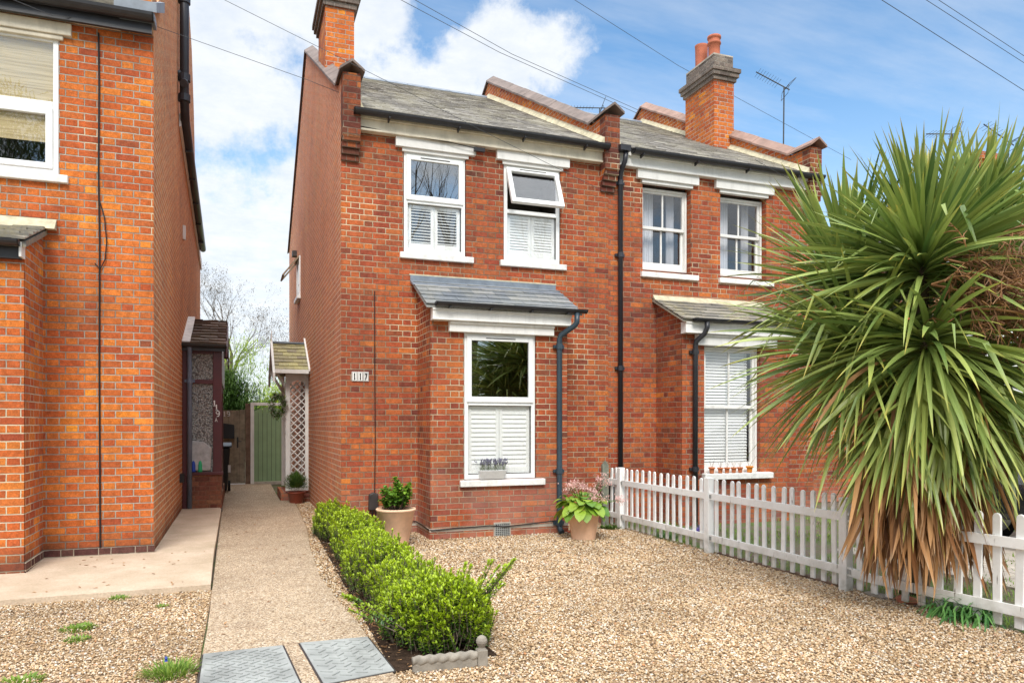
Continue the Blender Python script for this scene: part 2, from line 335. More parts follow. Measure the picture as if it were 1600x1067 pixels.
leaf_mat('leaf_dead', (.50, .27, .11), (.30, .13, .045), (.10, .045, .022), tip=(.50, .38, .25), rough=.7, trans=.1)
leaf_mat('leaf_shrub', (.25, .42, .04), (.13, .28, .03), (.04, .12, .015), spec=.5, rough=.4)
leaf_mat('leaf_bergenia', (.36, .50, .05), (.17, .34, .03), (.05, .16, .02), spec=.5, rough=.35)
leaf_mat('leaf_rosemary', (.16, .28, .05), (.06, .14, .03), (.025, .07, .015))
leaf_mat('leaf_lavender', (.30, .32, .24), (.24, .28, .16), (.12, .14, .09))
leaf_mat('leaf_evergreen', (.13, .22, .04), (.06, .13, .02), (.025, .065, .012))
leaf_mat('leaf_lime', (.50, .60, .06), (.34, .46, .04), (.15, .26, .03))
leaf_mat('leaf_grass', (.30, .42, .06), (.16, .28, .04), (.06, .14, .02))
leaf_mat('leaf_strap', (.16, .34, .09), (.10, .26, .07), (.04, .14, .04), rough=.4)
leaf_mat('leaf_brownbud', (.17, .12, .05), (.10, .07, .04), (.05, .035, .025), trans=.05)
leaf_mat('petal_pink', (.90, .70, .66), (.85, .55, .50), (.70, .36, .33), trans=.3)
leaf_mat('petal_purple', (.35, .25, .7), (.22, .18, .55), (.10, .08, .3), trans=.3)
leaf_mat('petal_white', (.75, .75, .65), (.6, .62, .5), (.3, .35, .2), trans=.3)
leaf_mat('lavender_flower', (.34, .32, .42), (.25, .24, .33), (.15, .15, .2))
leaf_mat('stalk_brown', (.36, .18, .07), (.24, .11, .05), (.10, .05, .03), trans=.05)

# ------------------------------------------------------------------ mesh helpers
ORG = {}
class MB:
    def __init__(s): s.v = []; s.f = []; s.age = []; s.tip = []
    def add(s, vs, fs, age=0., tip=None):
        o = len(s.v); s.v += [tuple(q) for q in vs]; s.f += [tuple(o + i for i in f) for f in fs]
        s.age += list(age) if hasattr(age, '__len__') else [age] * len(vs)
        s.tip += list(tip) if tip is not None else [0.] * len(vs)
    def box(s, x0, x1, y0, y1, z0, z1, M=None):
        v = [Vector((x, y, z)) for z in (z0, z1) for y in (y0, y1) for x in (x0, x1)]
        if M: v = [M @ q for q in v]
        s.add(v, [(0, 2, 3, 1), (4, 5, 7, 6), (0, 1, 5, 4), (2, 6, 7, 3), (0, 4, 6, 2), (1, 3, 7, 5)]); return s
    def quad(s, *p, age=0.): s.add(p, [tuple(range(len(p)))], age); return s
    def prism(s, prof, ext, M=None):  # prof list of 3D points, ext vector
        n = len(prof); e = Vector(ext); v = [Vector(p) for p in prof]; v += [p + e for p in v]
        if M: v = [M @ q for q in v]
        s.add(v, [tuple(range(n))[::-1], tuple(range(n, 2 * n))] + [(i, (i + 1) % n, n + (i + 1) % n, n + i) for i in range(n)]); return s
    def tube(s, pts, r, n=8, cap=True, age=0.):
        pts = [Vector(p) for p in pts]; rs = r if hasattr(r, '__len__') else [r] * len(pts)
        vs = []; prev = None
        for i, p in enumerate(pts):
            d = (pts[min(i + 1, len(pts) - 1)] - pts[max(i - 1, 0)]);
            if d.length < 1e-9: d = Vector((0, 0, 1))
            d.normalize()
            a = d.cross(Vector((0, 0, 1)) if abs(d.z) < .95 else Vector((1, 0, 0))) if prev is None else prev - d * prev.dot(d)
            if a.length < 1e-6: a = d.orthogonal()
            a.normalize(); prev = a; b_ = d.cross(a)
            for k in range(n):
                t = 2 * math.pi * k / n; vs.append(p + (a * math.cos(t) + b_ * math.sin(t)) * rs[i])
        fs = []
        for i in range(len(pts) - 1):
            for k in range(n):
                k2 = (k + 1) % n; fs.append((i * n + k, i * n + k2, (i + 1) * n + k2, (i + 1) * n + k))
        if cap: fs += [tuple(range(n))[::-1], tuple((len(pts) - 1) * n + k for k in range(n))]
        s.add(vs, fs, age); return s
    def lathe(s, cx, cy, prof, n=32):  # prof (r,z)
        vs = []; fs = []
        for r, z in prof:
            for k in range(n):
                t = 2 * math.pi * k / n; vs.append((cx + r * math.cos(t), cy + r * math.sin(t), z))
        for i in range(len(prof) - 1):
            for k in range(n):
                k2 = (k + 1) % n; fs.append((i * n + k, i * n + k2, (i + 1) * n + k2, (i + 1) * n + k))
        s.add(vs, fs); return s
    def build(s, name, mat, parent=None, smooth=False, local=False):
        me = bpy.data.meshes.new(name)
        o3 = ORG.get(parent.as_pointer(), Vector()) if parent else Vector()
        if local: o3 = Vector()
        me.from_pydata([(a - o3.x, b_ - o3.y, c_ - o3.z) for a, b_, c_ in s.v], [], s.f); me.update()
        if any(s.age): me.attributes.new('age', 'FLOAT', 'POINT').data.foreach_set('value', s.age)
        if any(s.tip): me.attributes.new('tip', 'FLOAT', 'POINT').data.foreach_set('value', s.tip)
        if smooth: me.polygons.foreach_set('use_smooth', [True] * len(me.polygons)); me.update()
        me.materials.append(MATS[mat]); o = bpy.data.objects.new(name, me); COL.objects.link(o)
        if parent: o.parent = parent; ORG[o.as_pointer()] = ORG.get(parent.as_pointer(), Vector())
        return o
def bevel(o, w=.006, seg=2):
    md = o.modifiers.new('bevel', 'BEVEL'); md.width = w; md.segments = seg; md.limit_method = 'ANGLE'; md.angle_limit = R(40); return o
def tag(o, label, cat, group=None):
    o['label'] = label; o['category'] = cat
    if group: o['group'] = group
    return o
def thing(name, label, cat, loc, group=None):
    o = bpy.data.objects.new(name, None); o.empty_display_size = .1; COL.objects.link(o); o.location = loc; ORG[o.as_pointer()] = Vector(loc)
    return tag(o, label, cat, group)
def struct(name, mb, mat, kind='structure'):
    o = mb.build(name, mat); o['kind'] = kind; return o
def copy_tree(o, parent=None):
    c = o.copy(); COL.objects.link(c); c.parent = parent
    for ch in list(o.children): copy_tree(ch, c)
    return c

def wall_y(mb, x0, x1, z0, z1, y, holes, depth=.11, top=None):
    """front wall facing -Y at plane y, with rectangular holes (hx0,hx1,hz0,hz1)"""
    xs = sorted({x0, x1, *[h[0] for h in holes], *[h[1] for h in holes]}); zs = sorted({z0, z1, *[h[2] for h in holes], *[h[3] for h in holes]})
    for i in range(len(xs) - 1):
        for j in range(len(zs) - 1):
            cx, cz = (xs[i] + xs[i + 1]) / 2, (zs[j] + zs[j + 1]) / 2
            if any(h[0] < cx < h[1] and h[2] < cz < h[3] for h in holes): continue
            mb.quad((xs[i], y, zs[j]), (xs[i + 1], y, zs[j]), (xs[i + 1], y, zs[j + 1]), (xs[i], y, zs[j + 1]))
    for a, b_, c_, d in holes:
        mb.quad((a, y, c_), (a, y, d), (a, y + depth, d), (a, y + depth, c_)); mb.quad((b_, y, d), (b_, y, c_), (b_, y + depth, c_), (b_, y + depth, d))
        mb.quad((a, y, d), (b_, y, d), (b_, y + depth, d), (a, y + depth, d)); mb.quad((b_, y, c_), (a, y, c_), (a, y + depth, c_), (b_, y + depth, c_))
    return mb

def slates(p00, p10, p01, sw, ex, th=.007, rnd=.004, over=.03):
    """courses of slates: p00-p10 the eave, p00-p01 up the slope"""
    mb = MB(); p00, p10, p01 = map(Vector, (p00, p10, p01)); ux = p10 - p00; L = ux.length; ux.normalize()
    uy = p01 - p00; S = uy.length; uy.normalize(); nn = ux.cross(uy).normalized()
    rows = int(math.ceil(S / ex))
    for r in range(rows):
        s0 = r * ex; s1 = min(s0 + ex + over, S + .01); x = -sw * (.5 if r % 2 else 0) - random.random() * .01
        while x < L:
            a, b_ = max(x, 0), min(x + sw - .004, L)
            if b_ - a > .02:
                j = random.uniform(-rnd, rnd) * 2; t = random.uniform(0, rnd) + th; t2 = random.uniform(0, rnd) + th; tl = random.uniform(-.3, .3) * rnd
                q0 = p00 + ux * a + uy * (s0 + j); q1 = p00 + ux * b_ + uy * (s0 + j + tl); q2 = p00 + ux * b_ + uy * s1; q3 = p00 + ux * a + uy * s1
                mb.add([q0, q1, q2, q3, q0 + nn * t * 1.7, q1 + nn * t2 * 1.7, q2 + nn * .002, q3 + nn * .002], [(0, 1, 5, 4), (4, 5, 6, 7), (1, 2, 6, 5), (0, 4, 7, 3)])
            x += sw
    return mb

def gutter(mb, x0, x1, y, z, r=.055, n=8):
    """half-round gutter along X hanging with top at z; centre y"""
    pr = []
    for k in range(n + 1):
        t = math.pi * k / n; pr.append((y - r * math.cos(t), z - r * math.sin(t)))
    pr2 = [(y - (r - .006) * math.cos(math.pi * k / n), z - (r - .006) * math.sin(math.pi * k / n)) for k in range(n, -1, -1)]
    allp = pr + pr2
    mb.prism([(x0, a, c_) for a, c_ in allp], (x1 - x0, 0, 0))
    for xx in (x0, x1 - .012): mb.prism([(xx, a, c_) for a, c_ in pr], (.012, 0, 0))
    return mb

# ------------------------------------------------------------------ window builders
def room(parent, x0, x1, z0, z1, y, d=1.3, mat='room'):
    mb = MB(); x0 -= .25; x1 += .25; z0 -= .25; z1 += .15
    mb.quad((x0, y + d, z0), (x1, y + d, z0), (x1, y + d, z1), (x0, y + d, z1)); mb.quad((x0, y, z0), (x0, y + d, z0), (x0, y + d, z1), (x0, y, z1))
    mb.quad((x1, y, z0), (x1, y, z1), (x1, y + d, z1), (x1, y + d, z0)); mb.quad((x0, y, z1), (x0, y + d, z1), (x1, y + d, z1), (x1, y, z1))
    mb.quad((x0, y, z0), (x1, y, z0), (x1, y + d, z0), (x0, y + d, z0))
    return mb.build('room_lining', mat, parent)

def rect_frame(mb, x0, x1, z0, z1, y0, y1, w_, wb=None, M=None):
    wb = wb or w_
    mb.box(x0, x0 + w_, y0, y1, z0, z1, M); mb.box(x1 - w_, x1, y0, y1, z0, z1, M)
    mb.box(x0 + w_, x1 - w_, y0, y1, z0, z0 + wb, M); mb.box(x0 + w_, x1 - w_, y0, y1, z1 - w_, z1, M)

def shutters(parent, x0, x1, z0, z1, y, n=14, tilt=35, mid=True, mat='shutter'):
    tilt = -tilt
    mb = MB(); wst = .045; xm = (x0 + x1) / 2
    spans = [(x0, xm), (xm, x1)] if mid else [(x0, x1)]
    for a, b_ in spans:
        rect_frame(mb, a + .002, b_ - .002, z0, z1, y, y + .028, wst, .07)
        h = (z1 - z0 - .07 - wst) / n
        for k in range(n):
            zc = z0 + .07 + h * (k + .5)
            M = Matrix.Translation((0, y + .014, zc)) @ Matrix.Rotation(R(tilt), 4, 'X')
            mb.box(a + wst, b_ - wst, -.005, .005, -h * .62, h * .62, M)
    return mb.build('shutter', mat, parent)

def upvc_window(house, x0, x1, z0, z1, zt, y, openw=False, tilt=35, nl=14):
    """frame mesh is the window part; panes and the rest hang under it"""
    mb = MB(); yf = y
    rect_frame(mb, x0, x1, z0, z1, yf, yf + .07, .052, .06)
    mb.box(x0 + .052, x1 - .052, yf + .003, yf + .067, zt - .03, zt + .03)
    mb.box(x0 + .052, x1 - .052, yf - .015, yf + .01, zt - .028, zt - .012)
    win = bevel(mb.build('window', 'white_upvc', house), .004)
    sx0, sx1, sz0, sz1 = x0 + .03, x1 - .03, zt + .012, z1 - .03
    ms = MB(); Mo = None
    if openw:
        Mo = Matrix.Translation((0, yf - .01, sz1)) @ Matrix.Rotation(-R(24), 4, 'X') @ Matrix.Translation((0, -(yf - .01), -sz1))
    rect_frame(ms, sx0, sx1, sz0, sz1, yf - .022, yf + .03, .062, .07, Mo)
    sash = bevel(ms.build('sash', 'white_upvc', win), .005)
    mg = MB(); mg.box(sx0 + .06, sx1 - .06, yf + .001, yf + .006, sz0 + .065, sz1 - .06, Mo); mg.build('pane', 'glass_dark' if not openw else 'glass', win)
    mg = MB(); mg.box(x0 + .05, x1 - .05, yf + .03, yf + .035, z0 + .058, zt - .028); mg.build('pane', 'glass', win)
    mv = MB(); mv.box((x0 + x1) / 2 - .2, (x0 + x1) / 2 + .2, yf - .027, yf - .0225, sz1 - .034, sz1 - .024, Mo); mv.build('trickle_vent', 'box_brown', win)
    ml = MB(); rect_frame(ml, x0 + .0525, x1 - .0525, zt + .03, z1 - .052, yf + .03, yf + .05, .006); rect_frame(ml, x0 + .052, x1 - .052, z0 + .06, zt - .03, yf + .02, yf + .032, .005); ml.build('gasket', 'black_plastic', win)
    shutters(win, x0 + .06, x1 - .06, z0 + .07, zt - .03, yf + .045, nl, tilt)
    room(win, x0, x1, z0, z1, yf + .072)
    return win

def sash_window(house, x0, x1, z0, z1, zm, y, bottom=.09):
    mb = MB(); rect_frame(mb, x0, x1, z0, z1, y, y + .12, .035, .04)
    rect_frame(mb, x0 + .035, x1 - .035, zm - .02, z1 - .035, y + .02, y + .055, .035, .045)
    rect_frame(mb, x0 + .035, x1 - .035, z0 + .04, zm + .022, y + .062, y + .1, .035, bottom)
    xm = (x0 + x1) / 2; mb.box(xm - .012, xm + .012, y + .025, y + .05, zm + .02, z1 - .07); mb.box(xm - .012, xm + .012, y + .067, y + .095, z0 + .04 + bottom, zm - .012)
    win = bevel(mb.build('window', 'white_paint', house), .004)
    mg = MB(); mg.box(x0 + .06, x1 - .06, y + .036, y + .039, zm + .01, z1 - .06); mg.build('pane', 'glass', win)
    mg = MB(); mg.box(x0 + .06, x1 - .06, y + .08, y + .083, z0 + .1, zm); mg.build('pane', 'glass', win)
    room(win, x0, x1, z0, z1, y + .125)
    return win
def sill(win, x0, x1, z0, z1, yw, proj=.05, mat='white_stone', back=.12):
    mb = MB(); mb.prism([(x0, yw + back, z0), (x0, yw + back, z1 + .006), (x0, yw - proj, z1 - .006), (x0, yw - proj, z0)], (x1 - x0, 0, 0))
    return bevel(mb.build('sill', mat, win), .008)
def lintel(win, x0, x1, z0, z1, yw, mat='white_paint', step=.09):
    """stepped moulded head under the eaves"""
    mb = MB(); h = z1 - z0
    mb.box(x0, x1, yw - .062, yw + .05, z0 + h * .22, z1 + .024); mb.box(x0 + step, x1 - step, yw - .03, yw + .05, z0 - .02, z0 + h * .22)
    return bevel(mb.build('lintel', mat, win), .005)

# ------------------------------------------------------------------ ground
g = MB(); g.quad((-60, -40, -.012), (90, -40, -.012), (90, 120, -.012), (-60, 120, -.012)); struct('ground', g, 'earth')
g = MB()
for poly in ([(.72, -1), (5.12, -1), (5.05, 4.4), (4.97, 9.69), (.72, 9.69)], [(-6, -1), (-.25, -1), (-.21, 6.96), (-6, 6.90)], [(.74, 9.69), (1.234, 9.69), (1.234, 14.3), (.95, 14.3)]):
    g.quad(*[(x, y, -.004) for x, y in poly])
struct('driveway', g, 'gravel_bed')
pr = [(.83, 3.9), (.80, 5.3), (.745, 6.2), (.71, 7.06), (.76, 8.6), (.86, 10.3), (.93, 12.5), (.96, 14.4), (.72, 14.45), (.72, 18.75)]
pl = [(-.22, 3.9), (-.2, 5.5), (-.21, 6.96), (-.235, 10), (-.25, 12.74), (-.27, 15.5), (-.84, 15.5), (-.84, 18.75)]
g = MB(); top = [(x, y, .022) for x, y in pr] + [(x, y, .022) for x, y in pl[::-1]]
g.prism([(x, y, -.03) for x, y, z in top], (0, 0, .052)); path = struct('path', g, 'path_mat')
g = MB(); sb = [(-6, 6.78, .035), (-.226, 6.965, .042), (-.243, 8.4, .09), (-.255, 12.76, .09), (-.275, 12.76, .09), (-.275, 15.4, .09), (-6, 15.4, .09), (-6, 8.4, .09)]
n_ = len(sb); g.add([(x, y, -.05) for x, y, z in sb] + sb, [(i, (i + 1) % n_, n_ + (i + 1) % n_, n_ + i) for i in range(n_)] + [(n_ + 0, n_ + 1, n_ + 2, n_ + 7), (n_ + 7, n_ + 2, n_ + 3, n_ + 4, n_ + 5, n_ + 6)]); struct('concrete_slab', g, 'slab_mat')
g = MB(); g.prism([(-.27, 3.9, -.03), (-.215, 3.9, -.03), (-.2, 5.5, -.03), (-.25, 5.5, -.03)], (0, 0, .055)); 
# tarmac strip in front (behind the camera): pavement and street
g = MB(); g.quad((-60, -4.2, -.002), (90, -4.2, -.002), (90, -1, -.002), (-60, -1, -.002)); struct('pavement', g, 'cement')
plain('asphalt', (.05, .05, .052), .85, .3)
g = MB(); g.quad((-60, -11.5, -.006), (90, -11.5, -.006), (90, -4.2, -.006), (-60, -4.2, -.006)); struct('street', g, 'asphalt')

# gravel stones
def pebbles(name, regions, seed):
    rg = np.random.default_rng(seed)
    t = (1 + 5 ** .5) / 2
    bv = np.array([(-1, t, 0), (1, t, 0), (-1, -t, 0), (1, -t, 0), (0, -1, t), (0, 1, t), (0, -1, -t), (0, 1, -t), (t, 0, -1), (t, 0, 1), (-t, 0, -1), (-t, 0, 1)]) / math.sqrt(1 + t * t)
    bf = np.array([(0, 11, 5), (0, 5, 1), (0, 1, 7), (0, 7, 10), (0, 10, 11), (1, 5, 9), (5, 11, 4), (11, 10, 2), (10, 7, 6), (7, 1, 8), (3, 9, 4), (3, 4, 2), (3, 2, 6), (3, 6, 8), (3, 8, 9), (4, 9, 5), (2, 4, 11), (6, 2, 10), (8, 6, 7), (9, 8, 1)])
    P = []; S = []
    for (x0, x1, y0, y1, dens, s0, s1, keep) in regions:
        n = int((x1 - x0) * (y1 - y0) * dens); p = np.stack([rg.uniform(x0, x1, n), rg.uniform(y0, y1, n)], 1)
        k = np.array([keep(a, b_) for a, b_ in p]); p = p[k]; P.append(p); S.append(rg.uniform(s0, s1, len(p)) * rg.choice([.75, 1, 1, 1.35], len(p)))
    P = np.concatenate(P); S = np.concatenate(S); n = len(P)
    sc = np.stack([S * rg.uniform(.75, 1.25, n), S * rg.uniform(.6, 1.0, n), S * rg.uniform(.4, .75, n)], 1)
    V = bv[None] * sc[:, None] * rg.uniform(.82, 1.15, (n, 12, 1))
    a = rg.uniform(0, 6.28, n); ca, sa = np.cos(a)[:, None], np.sin(a)[:, None]
    tl = rg.uniform(-.5, .5, n); ct, st_ = np.cos(tl)[:, None], np.sin(tl)[:, None]
    x = V[..., 0]; y = V[..., 1]; z = V[..., 2]; y, z = y * ct - z * st_, y * st_ + z * ct; x, y = x * ca - y * sa, x * sa + y * ca
    z = z + (sc[:, 2] * rg.uniform(.1, 1.1, n))[:, None]
    V = np.stack([x + P[:, :1], y + P[:, 1:], z], -1).reshape(-1, 3).astype(np.float32)
    Fc = (bf[None] + 12 * np.arange(n)[:, None, None]).reshape(-1).astype(np.int32); nf = n * 20
    me = bpy.data.meshes.new(name); me.vertices.add(len(V)); me.vertices.foreach_set('co', V.ravel())
    me.loops.add(nf * 3); me.loops.foreach_set('vertex_index', Fc); me.polygons.add(nf)
    me.polygons.foreach_set('loop_start', np.arange(0, nf * 3, 3, dtype=np.int32)); me.polygons.foreach_set('loop_total', np.full(nf, 3, np.int32))
    me.polygons.foreach_set('use_smooth', np.ones(nf, bool))
    me.update(calc_edges=True); me.materials.append(MATS['pebble'])
    o = bpy.data.objects.new(name, me); COL.objects.link(o); o['kind'] = 'stuff'; return o
def path_right(y):
    for (xa, ya), (xb, yb) in zip(pr[:-1], pr[1:]):
        if ya <= y <= yb and yb > ya: return xa + (xb - xa) * (y - ya) / (yb - ya)
    return .83
vis = lambda a, b_: (a * .3453 + b_ * .9385) > 3.75 and abs(a * .9385 - b_ * .3453) / (a * .3453 + b_ * .9385) < .72
def kr(a, b_):
    if not vis(a, b_): return False
    if 2.23 < a < 4.09 and b_ > 9.0: return False
    return a > path_right(b_) + .01 and a < 5.02 + .03 * max(0, 5 - b_) + .03 * math.sin(b_ * 5)
def kl(a, b_): return vis(a, b_) and b_ < 6.945 + .033 * (a + .2) - .015 and a < -.225 and random.random() < .9
gr = pebbles('gravel_stones', [(.7, 5.3, 2.6, 6.3, 6200, .0058, .0090, kr), (.7, 5.1, 6.3, 9.7, 3300, .0076, .0112, kr),
                               (-4, -.2, 3.7, 7, 5600, .0056, .0086, kl), (.7, 1.234, 9.7, 14.4, 1500, .010, .014, lambda a, b_: a > path_right(b_) + .02)], 5)
gr['label'] = 'loose tan and cream gravel stones covering the driveway'; gr['category'] = 'gravel'

# ------------------------------------------------------------------ HOUSE 117
Y1, YB = 9.69, 9.0
XL, XP, XR = 1.234, 4.93, 8.81
RIDY, RIDZ, EAY, EAZ = 14.8, 8.26, 9.53, 5.44
def gable_profile(top=.0):  # (y,z) outline of a gable / party wall
    return [(9.69, 0), (9.69, 4.95), (9.52, 5.10), (9.52, 5.87), (9.97, 5.87), (14.8, 8.60), (20.0, 5.85), (20.0, 0)]

def side_wall(name, x, prof, mat, parent, xt):
    mb = MB(); mb.prism([(x, y, z) for y, z in prof], (xt, 0, 0)); return mb.build(name, mat, parent)

def coping(parent, xa, xb, mat='coping_tile'):
    """saddleback coping following the parapet: level over the kneeler, then up the slope and down behind"""
    mb = MB(); xm = (xa + xb) / 2; o = .045
    def seg(p, q, n):
        p = Vector(p); q = Vector(q)
        for i in range(n):
            a = p.lerp(q, i / n); b_ = p.lerp(q, (i + 1) / n) - (q - p).normalized() * .006
            th = .035; h = .12
            a_ = [(xa - o, 0), (xm, h), (xb + o, 0), (xb + o, th), (xm, h + th), (xa - o, th)]
            v = [Vector((x, a.x, a.y + z)) for x, z in a_] + [Vector((x, b_.x, b_.y + z)) for x, z in a_]
            jz = random.uniform(-.004, .004); v = [q_ + Vector((0, 0, jz)) for q_ in v]
            mb.add(v, [(0, 1, 4, 5), (1, 2, 3, 4), (6, 11, 10, 7), (7, 10, 9, 8), (0, 5, 11, 6), (5, 4, 10, 11), (4, 3, 9, 10), (3, 2, 8, 9), (2, 1, 7, 8), (1, 0, 6, 7)])
    seg((9.44, 5.87), (10.0, 5.88), 1); seg((10.0, 5.88), (14.82, 8.60), 16); seg((14.82, 8.60), (20.1, 5.84), 14)
    return mb.build('coping', mat, parent)

def corbels(mb, x0, x1):
    for k in range(4): mb.box(x0 - .002, x1 + .004 * k, 9.685 - .035 * (k + 1), 9.70, 4.80 + k * .074 + .004, 4.80 + (k + 1) * .074 - .004)

h117 = thing('brick_house', 'red brick house with number 117 plate, open upper window and blue-grey slate bay roof', 'house', (XL, Y1, 0))
mb = MB()
WL, WR = (2.04, 2.90, 3.70, 5.04), (3.44, 4.30, 3.70, 5.04)
wall_y(mb, XL, XP + .13, -.03, 5.30, Y1, [WL, WR], .09)
mb.quad((XP + .13, Y1 - .0, -.03), (XP + .13, 20, -.03), (XP + .13, 20, 5.4), (XP + .13, Y1, 5.4))
mb.quad((XL, 20, 0), (XL, 20, 5.4), (XP + .13, 20, 5.4), (XP + .13, 20, 0))
mb.build('wall', 'brick_red', h117)
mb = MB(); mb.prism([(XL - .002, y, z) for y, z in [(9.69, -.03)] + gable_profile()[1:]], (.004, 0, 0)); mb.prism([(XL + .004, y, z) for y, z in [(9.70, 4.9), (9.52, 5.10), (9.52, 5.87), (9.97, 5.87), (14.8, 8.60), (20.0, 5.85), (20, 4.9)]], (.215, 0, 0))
gw = mb.build('gable_wall', 'brick_faded_lit', h117)
coping(gw, XL, XL + .22)
mb = MB(); corbels(mb, XL, XL + .215); mb.box(XL - .003, XL + .222, 9.512, 9.69, 5.098, 5.868); mb.build('kneeler', 'brick_dark', gw)
mb = MB(); mb.prism([(XP - .005, y, z) for y, z in [(9.70, 4.9), (9.52, 5.10), (9.52, 5.87), (9.97, 5.87), (14.8, 8.60), (20.0, 5.85), (20, 4.9)]], (.225, 0, 0))
pw = mb.build('party_wall', 'brick_chimney', h117); coping(pw, XP - .005, XP + .22)
mb = MB(); corbels(mb, XP, XP + .215); mb.box(XP - .008, XP + .223, 9.512, 9.69, 5.098, 5.868); mb.build('kneeler', 'brick_dark', pw)
# mortar fillet where the slates meet the party wall
def fillet(parent, x0, x1, w=.07):
    mb = MB(); n = 40
    for i in range(n):
        ya = EAY + (RIDY - EAY) * i / n; yb = EAY + (RIDY - EAY) * (i + 1) / n
        f_ = lambda y: EAZ + (RIDZ - EAZ) * (y - EAY) / (RIDY - EAY)
        ww = w * random.uniform(.85, 1.15); s_ = 1 if x1 > x0 else -1
        mb.add([(x0, ya, f_(ya) + .0), (x0 + s_ * ww, ya, f_(ya) + .015), (x0, ya, f_(ya) + .10), (x0, yb, f_(yb)), (x0 + s_ * ww, yb, f_(yb) + .015), (x0, yb, f_(yb) + .10)],
               [(0, 1, 4, 3), (1, 2, 5, 4), (0, 2, 1), (3, 4, 5)])
    return mb.build('flashing', 'mortar_pale', parent)
def roof(parent, x0, x1, mat='slate_old'):
    mb = slates((x0, EAY, EAZ), (x1, EAY, EAZ), (x0, RIDY, RIDZ), .25, .165, th=.006)
    mb.quad((x0, EAY + .01, EAZ - .03), (x1, EAY + .01, EAZ - .03), (x1, RIDY, RIDZ - .03), (x0, RIDY, RIDZ - .03))
    mb.quad((x0, RIDY, RIDZ - .01), (x1, RIDY, RIDZ - .01), (x1, 20.1, 5.4), (x0, 20.1, 5.4))
    rf = mb.build('roof', mat, parent)
    mb = MB(); n = int((x1 - x0) / .45) + 1; L = (x1 - x0) / n
    for i in range(n): mb.prism([(x0 + i * L, RIDY - .13, RIDZ - .045), (x0 + i * L, RIDY, RIDZ + .045), (x0 + i * L, RIDY + .13, RIDZ - .045), (x0 + i * L, RIDY + .12, RIDZ - .075), (x0 + i * L, RIDY, RIDZ + .01), (x0 + i * L, RIDY - .12, RIDZ - .075)], (L - .006, 0, 0))
    mb.build('ridge_tile', 'lead', rf); return rf
rf = roof(h117, XL + .22, XP - .005); fillet(rf, XP - .006, XP - .1); fillet(rf, XL + .221, XL + .3, .05)

def chimney(parent, x0, x1, y0, y1, zb, pots):
    mb = MB(); mb.box(x0, x1, y0, y1, zb, 7.78); ch = mb.build('chimney', 'brick_chimney', parent)
    mb = MB(); c1 = 7.78
    for k, (e, h) in enumerate([(.035, .075), (.07, .075), (.095, .075)]): mb.box(x0 - e, x1 + e, y0 - e, y1 + e, c1 + .0, c1 + h - .003); c1 += h
    mb.box(x0 + .01, x1 - .01, y0 + .01, y1 - .01, c1, 8.25); mb.build('corbelled_cap', 'brick_sooty', ch)
    mb = MB(); mb.prism([(x0 + .0, y0 + .02, 8.25), (x1, y0 + .02, 8.25), (x1, y1 - .02, 8.25), (x0, y1 - .02, 8.25)], (0, 0, .03)); mb.build('flaunching', 'cement', ch)
    for (x, y, r, zt, ring) in pots:
        mb = MB(); pf = [(r * 1.02, 8.27), (r * .93, 8.4), (r * .95, zt - .16)]
        pf += [(r * 1.1, zt - .15), (r * 1.1, zt - .12), (r * .97, zt - .11), (r * .97, zt - .05), (r * 1.12, zt - .04), (r * 1.1, zt), (r * .85, zt), (r * .8, 8.4)] if ring else [(r * .98, zt - .03), (r * 1.03, zt), (r * .88, zt), (r * .8, 8.4)]
        mb.lathe(x, y, pf, 20); mb.build('chimney_pot', 'chimney_pot', ch, True)
    return ch
chimney(h117, XL + .002, XL + .435, 11.56, 12.57, 6.2, [(XL + .22, 11.85, .115, 8.72, True), (XL + .22, 12.25, .125, 8.75, False)])

def eaves(parent, x0, x1, cm='cream_paint'):
    mb = MB(); mb.box(x0, x1, 9.60, 9.72, 5.195, 5.42); mb.box(x0, x1, 9.585, 9.60, 5.195, 5.225); mb.box(x0, x1, 9.56, 9.60, 5.34, 5.42)
    bevel(mb.build('fascia', cm, parent), .006)
    mb = MB(); gutter(mb, x0 - (.09 if parent is h117 else -.2), x1 + .02, 9.49, 5.415, .066)
    gu = mb.build('gutter', 'black_gutter', parent)
    x = x0 + .35
    while x < x1 - .1:
        mb = MB(); mb.prism([(x, 9.45, 5.342), (x, 9.56, 5.315), (x, 9.56, 5.36), (x, 9.45, 5.36)], (.02, 0, 0)); mb.build('bracket', 'black_gutter', gu); x += .93
    return gu
eaves(h117, XL + .222, XP + .02)

# windows of 117
w1 = upvc_window(h117, 2.05, 2.89, 3.705, 5.02, 4.385, Y1 + .012, False, 66, 12); sill(w1, 1.99, 3.0, 3.615, 3.70, Y1); lintel(w1, 1.93, 3.02, 5.04, 5.17, Y1)
w2 = upvc_window(h117, 3.45, 4.29, 3.705, 5.02, 4.385, Y1 + .012, True, 30, 12); sill(w2, 3.385, 4.38, 3.615, 3.70, Y1); lintel(w2, 3.33, 4.42, 5.04, 5.17, Y1)
